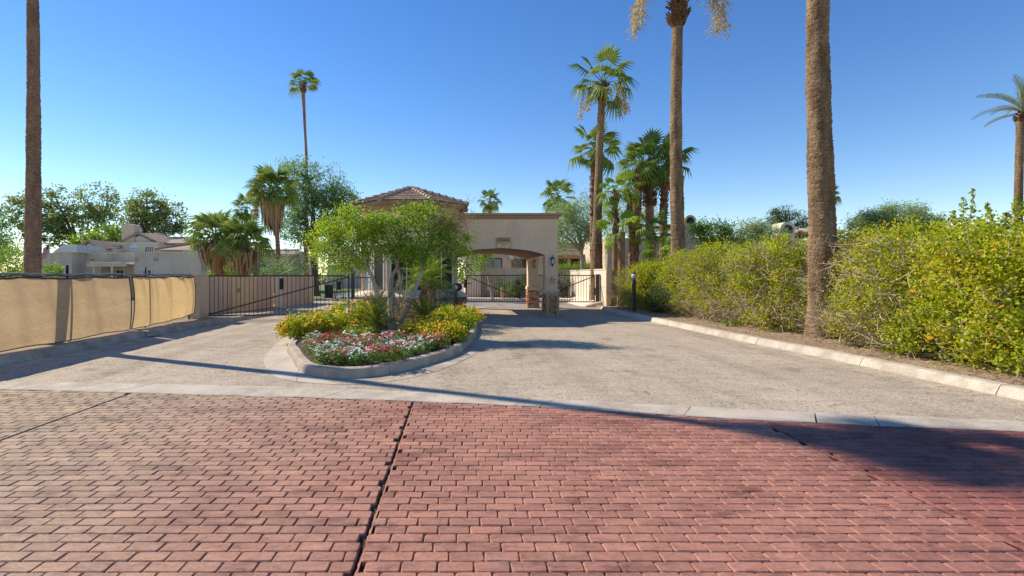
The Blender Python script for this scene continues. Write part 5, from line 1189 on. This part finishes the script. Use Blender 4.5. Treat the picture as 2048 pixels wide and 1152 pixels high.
# ------------------------------------------------------------------ far belt of trees that reads as one mass
rng = np.random.default_rng(4242); n_ = 900; xs_ = rng.uniform(-125, 120, n_); hh = 2.2 + 1.6 * np.sin(xs_ * .31) * np.sin(xs_ * .083 + 1) + 1.0 * np.sin(xs_ * .9)
C = np.stack([xs_, 92 + rng.uniform(-4, 4, n_), np.maximum(.3, rng.random(n_) * np.maximum(1.2, hh))], 1)
V, Q, ti = leaf_cloud(C, 26, .55, .75, .4, rng)
tag(link('distant_trees', np_mesh('distant_trees', V, Q, M['lf_euc'], ti * .8)), 'low green belt of distant trees along the horizon', 'trees', kind='stuff')
# ------------------------------------------------------------------ fabric fence on the left
def fx(y): return np.interp(y, [2, 8, 12, 17.2], [-8.62, -8.6, -8.72, -9.0])
t = thing('chain_link_fence', 'chain-link fence of dark posts and galvanised rail behind tan fabric', 'fence', (0, 0, 0))
for y_ in (4.6, 8.0, 11.3, 14.35, 16.95):
    z1 = 1.62 + (.22 if y_ in (11.3, 14.35) else .06); MB().tube([(fx(y_) - .12, y_, .0), (fx(y_) - .12, y_, z1)], .028, 8).build('post', M['black'], t)
ys = [3 + i * .5 for i in range(29)]
mb = MB(); mb.tube([(fx(y_) - .07, y_, 1.635 + .012 * math.sin(y_ * 2.1)) for y_ in ys], .02, 7); mb.build('top_rail', M['galv'], t)
mb = MB(); h0, h1 = .15, 1.66; y_ = 3.0
while y_ < 17:
    for s in (1, -1):
        ya, yb = (y_, y_ + 1.5) if s > 0 else (y_ + 1.5, y_)
        mb.tube([(fx(ya) - .07 + .004 * s, ya, h0), (fx(yb) - .07 + .004 * s, yb, h1)], .0022, 3, cap=False, sm=False)
    y_ += .065
tag(mb.build('wire_mesh', M['galv'], t), kind='stuff')
def screen(label, y0, y1, seed, ztop, zbot, bulge, folds):
    ny, nz = 160, 22; rr = random.Random(seed); V = []
    for i in range(ny + 1):
        u = i / ny; y_ = y0 + (y1 - y0) * u
        for j in range(nz + 1):
            w = j / nz; z = zbot(y_) + (ztop(y_) - zbot(y_)) * w
            b_ = .007 * math.sin(y_ * 15 + 4 * w + 3 * math.sin(y_ * 1.7)) * (.3 + w) + bulge * math.sin(math.pi * w) ** .8 * (.75 + .5 * math.sin(y_ * 1.9 + seed)) + .012 * math.sin(y_ * 9 + w * 3) + .03 * (1 - w) ** 2 * math.sin(y_ * 5.3 + seed)
            for yc, am, wd in folds: b_ += am * math.exp(-((y_ - yc - .1 * math.sin(w * 3)) / wd) ** 2) * (.5 + .5 * math.sin(math.pi * w))
            V.append((fx(y_) + .01 + b_, y_, z))
    Q = [(i * (nz + 1) + j, (i + 1) * (nz + 1) + j, (i + 1) * (nz + 1) + j + 1, i * (nz + 1) + j + 1) for i in range(ny) for j in range(nz)]
    s = thing('privacy_screen', label, 'fabric screen', (0, 0, 0), 'tan fabric screens on the fence')
    link('cloth', np_mesh('cloth', V, Q, M['fabric' if y0 < 10 else 'fabric_backlit'], smooth=True), s)
    top = [Vector(V[i * (nz + 1) + nz]) for i in range(0, ny + 1, 4)]; bot = [Vector(V[i * (nz + 1)]) for i in range(0, ny + 1, 4)]
    MB().tube([p + Vector((.012, 0, -.012)) for p in top], .016, 5, cap=False).build('top_hem', M['black'], s); MB().tube([p + Vector((.008, 0, 0)) for p in bot], .011, 5, cap=False).build('bottom_hem', M['black'], s)
    for e in (0, ny): MB().tube([Vector(V[e * (nz + 1) + j]) + Vector((.008, 0, 0)) for j in range(0, nz + 1, 2)], .013, 5, cap=False).build('side_hem', M['black'], s)
    # lashing rope that sags between ties
    pts = []; y_ = y0; k_ = 0
    while y_ < y1:
        for q in range(6):
            yy_ = y_ + .95 * q / 6
            if yy_ > y1: break
            pts.append((fx(yy_) - .01, yy_, 1.63 - .045 * math.sin(math.pi * q / 6)))
        y_ += .95
    if len(pts) > 2: MB().tube(pts, .012, 5, cap=False).build('rope', M['black'], s)
    for q in range(int((y1 - y0) / .5)):
        yy_ = y0 + .25 + q * .5; MB().tube([(fx(yy_) + .014, yy_, ztop(yy_) - .03), (fx(yy_) - .03, yy_, 1.64)], .006, 4).build('tie', M['galv'], s)
    return s
zt = lambda y_: 1.565 + .018 * math.sin(y_ * 3.3); zb = lambda y_: .17 + .015 * math.sin(y_ * 2.7) + (.0 if y_ < 13.6 else .05 * max(0, (y_ - 14.5)))
screen('long tan fabric screen on the fence under the left tall palm', 3.2, 13.35, 1, zt, zb, .05, [(11.5, .10, .25), (8.9, .03, .3)])
screen('short tan fabric screen next to the stucco pillar, backlit glow painted into its colour', 13.5, 17.05, 2, zt, zb, .07, [(14.2, .08, .14), (15.0, .12, .10), (15.6, -.10, .12), (16.1, .12, .16)])
M['rubble'] = surf('rubble_stone', (.40, .36, .29), (.32, .28, .22), 5, .9, .15, 40, .5)
tk = tag(MB().hexa([(-.22, -.1, 0), (.2, -.14, 0), (.24, .12, 0), (-.18, .13, 0), (-.12, -.05, .13), (.1, -.07, .16), (.12, .05, .12), (-.08, .07, .1)]).build('loose_stone', M['rubble']), 'loose grey stone on the left kerb below the fabric', 'stone'); tk.location = (-8.02, 13.1, .03); tk.rotation_euler = (0, 0, 1.2)

# ------------------------------------------------------------------ houses
def pbox(name, px0, px1, py0, py1, d, depth, mat_, parent, proud=0):
    a_ = W(px0, py1, d); b_ = W(px1, py0, d); return MB().box(a_.x, b_.x, d - proud, d + depth, max(a_.z, -.05), b_.z).build(name, M[mat_], parent)
def gable(name, px0, px1, py_eave, py_ridge, d, depth, parent, mat_wall='house_cream', over=.25, th=.16):
    a_ = W(px0, py_eave, d); b_ = W(px1, py_eave, d); r_ = W((px0 + px1) / 2, py_ridge, d); 
    MB().prism_y([(a_.x + over, a_.z), (b_.x - over, b_.z), (r_.x, r_.z - .12)], d, d + depth).build('gable_wall', M[mat_wall], parent)
    o = MB(); o.prism_y([(a_.x, a_.z), (r_.x, r_.z), (r_.x, r_.z + th), (a_.x - .05, a_.z + th * .6)], d - .25, d + depth); o.prism_y([(r_.x, r_.z), (b_.x, b_.z), (b_.x + .05, b_.z + th * .6), (r_.x, r_.z + th)], d - .25, d + depth); return o.build(name, M['roof_tile'], parent)
def hip(name, px0, px1, py_eave, py_ridge, d, depth, parent, ridge=.4, th=.12):
    a_ = W(px0, py_eave, d); b_ = W(px1, py_eave, d); zr = W(px0, py_ridge, d).z + 0; w = b_.x - a_.x; m0, m1 = a_.x + w * (1 - ridge) / 2, b_.x - w * (1 - ridge) / 2; ym = d + depth / 2
    mb = MB(); mb.add([(a_.x, d, a_.z), (b_.x, d, a_.z), (b_.x, d + depth, a_.z), (a_.x, d + depth, a_.z), (m0, ym, zr), (m1, ym, zr), (a_.x, d, a_.z - th), (b_.x, d, a_.z - th), (b_.x, d + depth, a_.z - th), (a_.x, d + depth, a_.z - th)],
        [(0, 1, 5, 4), (1, 2, 5), (2, 3, 4, 5), (3, 0, 4), (6, 7, 1, 0), (7, 8, 2, 1), (8, 9, 3, 2), (9, 6, 0, 3), (9, 8, 7, 6)]); o = mb.build(name, M['roof_tile'], parent)
    for A, B in (((a_.x, d, a_.z), (m0, ym, zr)), ((b_.x, d, a_.z), (m1, ym, zr)), ((m0, ym, zr), (m1, ym, zr))):
        if (Vector(A) - Vector(B)).length > .05: MB().tube([Vector(A) + Vector((0, 0, .03)), Vector(B) + Vector((0, 0, .05))], .10, 6).build('ridge_cap', M['ridge_tile'], o)
    return o
def win(px0, px1, py0, py1, d, parent, mull=1, glass='glass', fr='white'):
    w = pbox('window', px0, px1, py0, py1, d, .05, glass, parent, .015); s = d / 1000; f = .07 / s
    for a_ in ((px0 - f, px1 + f, py0 - f, py0), (px0 - f, px1 + f, py1, py1 + f), (px0 - f, px0, py0, py1), (px1, px1 + f, py0, py1)): pbox('frame', a_[0], a_[1], a_[2], a_[3], d, .05, fr, w, .05)
    for q in range(mull): x_ = px0 + (px1 - px0) * (q + 1) / (mull + 1); pbox('mullion', x_ - f * .35, x_ + f * .35, py0, py1, d, .04, fr, w, .03)
    return w
def chimney(label, px0, px1, py_top, py_bot, d, depth, mat_, vent=True, group='rounded stucco chimneys'):
    a_ = W(px0, py_bot, d); b_ = W(px1, py_top, d); t = thing('chimney', label, 'chimney', (a_.x, d, a_.z), group); w = b_.x - a_.x; h = b_.z - a_.z; r_ = w / 2
    MB().box(0, w, 0, depth, 0, h - r_).build('stack', M[mat_], t)
    prof = [(r_ - r_ * math.cos(math.pi * i / 10) * 1.04, h - r_ + r_ * math.sin(math.pi * i / 10)) for i in range(11)]
    MB().prism_y(prof[::-1], -.05, depth + .05).build('rounded_cap', M[mat_], t)
    if vent: MB().prism_y([(r_ - r_ * .62 * math.cos(math.pi * i / 8), h - r_ + r_ * .62 * math.sin(math.pi * i / 8)) for i in range(9)][::-1] + [(r_ * .38, h - r_ * 1.5), (r_ * 1.62, h - r_ * 1.5)], -.065, -.045).build('vent', M['screen'], t)
    return t
d1 = 34
h1 = thing('left_house', 'grey-green stucco courtyard house with stepped parapets behind the fabric fence', 'house', tuple(g0(230, d1)))
h1.location = (0, 0, 0)
pbox('wall', 78, 202, 508, 600, d1, 8, 'house_grey', h1); pbox('wall', 202, 268, 508, 600, d1 + 1.2, 7, 'house_grey', h1); pbox('wall', 268, 366, 506, 600, d1 - .8, 8, 'house_grey', h1); pbox('wall', 366, 402, 500, 600, d1 - 1.5, 8, 'house_grey', h1)
for a_, b_, y_, dd in ((78, 203, 508, d1), (201, 270, 508, d1 + 1.2), (268, 367, 506, d1 - .8)): pbox('coping', a_, b_, y_ - 2.5, y_, dd, .5, 'house_cream', h1, .12); pbox('trim', a_, b_, y_ + 6, y_ + 8, dd, .1, 'house_grey', h1, .05)
pbox('tower', 108, 144, 502, 600, d1 - 1.2, 3, 'house_grey', h1)
a_ = W(106, 505, d1 - 1.3); b_ = W(146, 488, d1 - 1.3); dd = d1 - 1.3
MB().hexa([(a_.x - .05, dd, a_.z), (b_.x + .25, dd, a_.z), (b_.x + .25, dd + 3.2, a_.z), (a_.x - .05, dd + 3.2, a_.z), (a_.x + .35, dd + .4, b_.z), (b_.x - .1, dd + .4, b_.z), (b_.x - .1, dd + 2.8, b_.z), (a_.x + .35, dd + 2.8, b_.z)]).build('tower_cap', M['house_grey'], h1)
for px in (186, 273, 310): bb = pbox('scupper', px - 3, px + 5, 516, 522, d1 - .8 if px > 250 else d1, .1, 'house_grey', h1, .12); pbox('spout', px, px + 3, 518, 520.5, d1 - .8 if px > 250 else d1, .05, 'black', bb, .135)
win(152, 171, 540, 552, d1, h1); win(216, 230, 541, 556, d1 + 1.2, h1); win(234, 247, 541, 556, d1 + 1.2, h1); win(287, 303, 540, 551, d1 - .8, h1)
p0 = W(180, 528, d1 - 1.2); p1 = W(246, 528, d1 - 1.2)
pg = thing('pergola', 'small cream slatted pergola on the left house front', 'pergola', (0, 0, 0))
for q in range(15): x_ = p0.x + (p1.x - p0.x) * q / 14; MB().box(x_ - .04, x_ + .04, d1 - 1.4, d1 + 1.15, p0.z, p0.z + .14).build('slat', M['house_cream'], pg)
MB().box(p0.x - .2, p1.x + .2, d1 - 1.25, d1 - 1.13, p0.z - .16, p0.z - .003).build('beam', M['house_cream'], pg)
for px in (188, 224): x_ = W(px, 550, d1 - 1.2).x; MB().box(x_ - .06, x_ + .06, d1 - 1.24, d1 - 1.14, 0, p0.z - .163).build('post', M['house_cream'], pg)
d2 = 42
h2 = thing('back_house', 'cream stucco house with brown tiled gables behind the left house', 'house', (0, 0, 0))
pbox('wall', 157, 203, 498, 600, d2 - 2, 6, 'house_grey', h2); gable('gable_roof', 153, 205, 500, 483, d2 - 2, 6, h2, 'house_grey')
pbox('wall', 203, 315, 487, 600, d2, 8, 'house_cream', h2); pbox('wall', 203, 231, 496, 600, d2 - 1, 2, 'house_cream', h2); pbox('coping', 229, 320, 485, 488, d2, .6, 'house_cream', h2, .2); pbox('coping', 203, 231, 494, 497, d2 - 1, .6, 'house_cream', h2, .15)
hip('roof_slope', 205, 240, 494, 486, d2 - .2, 4, h2, .6); gable('gable_roof', 241, 318, 486, 468, d2 + .3, 4, h2, 'house_cream'); hip('roof_slope', 272, 372, 486, 470, d2 + 1.2, 7, h2, .55); win(291, 307, 494, 505, d2 - .03, h2, 3)
pbox('wall', 322, 380, 499, 600, d2 - 3, 5, 'house_cream', h2); hip('turret_roof', 308, 388, 499.5, 484, d2 - 3.4, 5.5, h2, .06)
chimney('tall rounded stucco chimney on the back left house', 243, 269, 447, 486, d2 + .2, 1.0, 'house_beige', False); chimney('low rounded chimney on the back left house ridge', 302, 321, 465, 478, d2 + 4, .9, 'house_beige', False); chimney('square-looking far chimney right of the left tiled turret', 368, 384, 473, 492, d2 + 3, .9, 'house_beige', False)
t = thing('satellite_dish', 'white satellite dish on the left house roof', 'dish', W(268, 500, d1 + 3)); mb = MB(); mb.lathe([(.02, 0), (.14, .02), (.24, .06), (.29, .10), (.29, .112), (.23, .075), (.13, .035), (.01, .018)], n=18); o = mb.build('dish', M['white'], t); o.rotation_euler = (math.radians(60), 0, math.radians(25)); o.location = (0, 0, .15); MB().tube([(0, .05, -.5), (0, .1, .1)], .03, 6).build('mast', M['galv'], t); MB().tube([(0, 0, .1), (.05, -.45, .1)], .015, 5).build('feed_arm', M['galv'], t)
# flag
def flagmat():
    m, n, l, b = nt('flag_cloth'); g = n.new('ShaderNodeTexCoord'); sx = n.new('ShaderNodeSeparateXYZ'); l.new(g.outputs['UV'], sx.inputs[0])
    mm = n.new('ShaderNodeMath'); mm.operation = 'MULTIPLY'; mm.inputs[1].default_value = 6.5; l.new(sx.outputs[1], mm.inputs[0]); fr = n.new('ShaderNodeMath'); fr.operation = 'FRACT'; l.new(mm.outputs[0], fr.inputs[0]); gt = n.new('ShaderNodeMath'); gt.operation = 'LESS_THAN'; gt.inputs[1].default_value = .5; l.new(fr.outputs[0], gt.inputs[0])
    c = mix(n, l, (.7, .68, .66), (.5, .05, .06), gt.outputs[0])
    a1 = n.new('ShaderNodeMath'); a1.operation = 'LESS_THAN'; a1.inputs[1].default_value = .42; l.new(sx.outputs[0], a1.inputs[0]); a2 = n.new('ShaderNodeMath'); a2.operation = 'GREATER_THAN'; a2.inputs[1].default_value = .46; l.new(sx.outputs[1], a2.inputs[0]); a3 = n.new('ShaderNodeMath'); a3.operation = 'MULTIPLY'; l.new(a1.outputs[0], a3.inputs[0]); l.new(a2.outputs[0], a3.inputs[1])
    c = mix(n, l, c, (.04, .05, .16), a3.outputs[0]); l.new(c, b.inputs['Base Color']); b.inputs['Roughness'].default_value = .8; return m
t = thing('flag', 'small striped flag on a pole above the left house', 'flag', (W(99, 550, 32).x, 32, 0)); MB().tube([(0, 0, 0), (0, 0, W(99, 485, 32).z)], .025, 6).build('pole', M['white'], t)
mb = MB(); nu, nv = 12, 6; zt_ = W(99, 486, 32).z
v = [(-(i / nu) * .42, .05 * math.sin(i * .9 + j * .3), zt_ - .05 - .62 * (1 - j / nv) - .35 * (i / nu) ** 1.3) for j in range(nv + 1) for i in range(nu + 1)]
mb.add(v, [(j * (nu + 1) + i, j * (nu + 1) + i + 1, (j + 1) * (nu + 1) + i + 1, (j + 1) * (nu + 1) + i) for j in range(nv) for i in range(nu)]); me = mb.mesh('flag_cloth', flagmat()); uv = me.uv_layers.new(name='UVMap')
for lp in me.loops: i_ = lp.vertex_index % (nu + 1); j_ = lp.vertex_index // (nu + 1); uv.data[lp.index].uv = (i_ / nu, j_ / nv)
link('cloth', me, t)
# far houses inside the exit gate
h3 = thing('far_house', 'pale low house seen over the exit gate', 'house', (0, 0, 0))
pbox('wall', 690, 730, 524, 600, 62, 8, 'house_cream', h3); pbox('wall', 655, 692, 530, 600, 60, 8, 'house_grey', h3); pbox('coping', 688, 732, 521, 524, 62, 1, 'house_cream', h3, .3); win(697, 706, 534, 545, 62, h3, 1)
h4 = thing('far_house', 'tan roofed far house between the skirted palm and slender palm', 'house', (0, 0, 0)); pbox('wall', 505, 600, 512, 600, 45, 6, 'house_beige', h4); pbox('coping', 503, 602, 508, 512, 45, 1, 'house_cream', h4, .3); hip('roof_slope', 500, 605, 508, 498, 45.5, 6, h4, .5)
# house beyond the entry gate
dh = 37
h5 = thing('entry_house', 'tan stucco house with wide window beyond the entry gate', 'house', (0, 0, 0))
pbox('wall', 930, 1022, 470, 620, dh, 8, 'house_beige', h5); pbox('wall', 1012, 1205, 508, 620, dh + 1.5, 8, 'house_beige', h5); pbox('fascia', 1108, 1215, 509, 517, dh - .3, .3, 'stucco_trim', h5, .1)
a_ = W(1105, 510, dh - .5); b_ = W(1225, 510, dh - .5); zr = W(1105, 484, dh + 4).z
ro = MB().add([(a_.x, dh - .5, a_.z), (b_.x, dh - .5, a_.z), (b_.x, dh + 5, zr), (a_.x + .3, dh + 5, zr), (a_.x, dh - .5, a_.z - .1), (b_.x, dh - .5, a_.z - .1), (b_.x, dh + 5, zr - .1), (a_.x + .3, dh + 5, zr - .1)], [(0, 1, 2, 3), (7, 6, 5, 4), (4, 5, 1, 0), (5, 6, 2, 1), (6, 7, 3, 2), (7, 4, 0, 3)]).build('roof_slope', M['roof_tile'], h5)
for q in range(9):
    f = q / 9; MB().box(a_.x + .3 * f, b_.x, dh - .5 + 5.5 * f - .02, dh - .5 + 5.5 * f + .03, a_.z + (zr - a_.z) * f + .0, a_.z + (zr - a_.z) * f + .055).build('tile_course', M['ridge_tile'], ro)
win(969, 1002, 518, 538, dh, h5, 1, 'glass_green', 'iron'); win(1027, 1060, 519, 538, dh + 1.5, h5, 1, 'glass', 'stucco_trim')
pa, pb, pc = W(1010, 504, dh - .2), W(1023, 504, dh - .2), W(1023, 519, dh - .2); MB().prism_y([(pa.x, pa.z), (pc.x - .1, pc.z), (pc.x + .15, pc.z), (pb.x, pb.z)], dh - .6, dh - .2).build('bargeboard', M['white'], h5)
for q, px in enumerate((1118, 1140, 1162)): win(px, px + 18, 519, 531, dh + 1.5, h5, 0, 'glass', 'stucco_trim')
for px in (1109, 1136, 1183): pbox('porch_post', px, px + 4, 517, 600, dh + .2, .3, 'house_beige', h5)
t = thing('patio_wall', 'low cream patio wall in front of the entry house', 'wall', (0, 0, 0)); pbox('wall_body', 962, 1200, 537, 620, 33.6, .25, 'house_cream', t); pbox('coping', 960, 1202, 535.5, 537, 33.6, .25, 'house_cream', t, .05)
p = W(958, 550, 33.6); MB().box(p.x - .95, p.x, 31.8, 34.0, -.05, 3.4).build('wing_wall', M['wall_cream'], t)
t = thing('entry_kerb', 'pale kerb and planter edge along the road inside the entry gate', 'kerb', (0, 0, 0)); MB().hexa([(-.6, 30.4, -.05), (9, 29.0, -.05), (9, 29.4, -.05), (-.6, 30.9, -.05), (-.6, 30.4, .22), (9, 29.0, .2), (9, 29.4, .24), (-.6, 30.9, .24)]).build('kerb_body', M['wall_cream'], t); MB().hexa([(-.6, 30.9, -.05), (9, 29.4, -.05), (9, 33.5, -.05), (-.6, 33.5, -.05), (-.6, 30.9, .20), (9, 29.4, .20), (9, 33.5, .25), (-.6, 33.5, .25)]).build('soil', M['dirt'], t)
t = tag(MB().lathe([(.11, 0), (.11, .62), (.095, .66), (.05, .68)], n=12).build('wooden_post', M['wood']), 'short round wooden post inside the entry gate', 'post'); t.location = tuple(g0(1005, 30.2, .18))
t = thing('red_notice', 'red and white notice plate seen through the entry gate', 'sign', W(979, 568, 31.5)); MB().box(-.16, .16, 0, .02, -.36, .28).build('plate', M['white'], t); MB().box(-.15, .15, -.004, 0, .09, .27).build('header', M['sign_red'], t)
mb = MB(); rr = random.Random(8)
for z_ in (.03, -.06, -.14, -.23): scribble(mb, -.14, .14, z_, .06, rr, 0)
mb.build('print', M['sign_red'], t); mb = MB(); scribble(mb, -.12, .12, .21, .05, rr, -.004); scribble(mb, -.12, .12, .14, .04, rr, -.004); mb.build('header_print', M['white'], t); MB().tube([(0, .03, -.36), (0, .03, W(979, 568, 31.5).z * -1 + .1)], .02, 6).build('stake', M['galv'], t)
t = thing('gate_arm_box', 'black box hanging on the left entry gate leaf', 'gate hardware', W(931, 567, 25.6)); MB().bbox(-.09, .09, -.08, .08, -.22, .22, .02).build('housing', M['black'], t); MB().box(-.3, .3, -.02, .02, -.02, .02).build('bracket', M['iron'], t)
# houses behind the hedge
h6 = thing('hedge_house', 'tan stucco house mostly hidden behind the hedge', 'house', (0, 0, 0)); pbox('wall', 1215, 1440, 476, 600, 31, 8, 'house_beige', h6); pbox('wall', 1440, 1760, 480, 600, 34, 8, 'house_beige', h6); hip('roof_slope', 1602, 1690, 464, 452, 33, 6, h6, .3); pbox('coping', 1440, 1605, 476, 480, 34, .5, 'house_cream', h6, .1)
chimney('tall arched-vent chimney beside the tall palm above the hedge', 1369, 1391, 430, 520, 30.5, .8, 'house_beige'); chimney('low domed chimney above the hedge', 1560, 1590, 443.5, 500, 33, 1.0, 'house_cream')
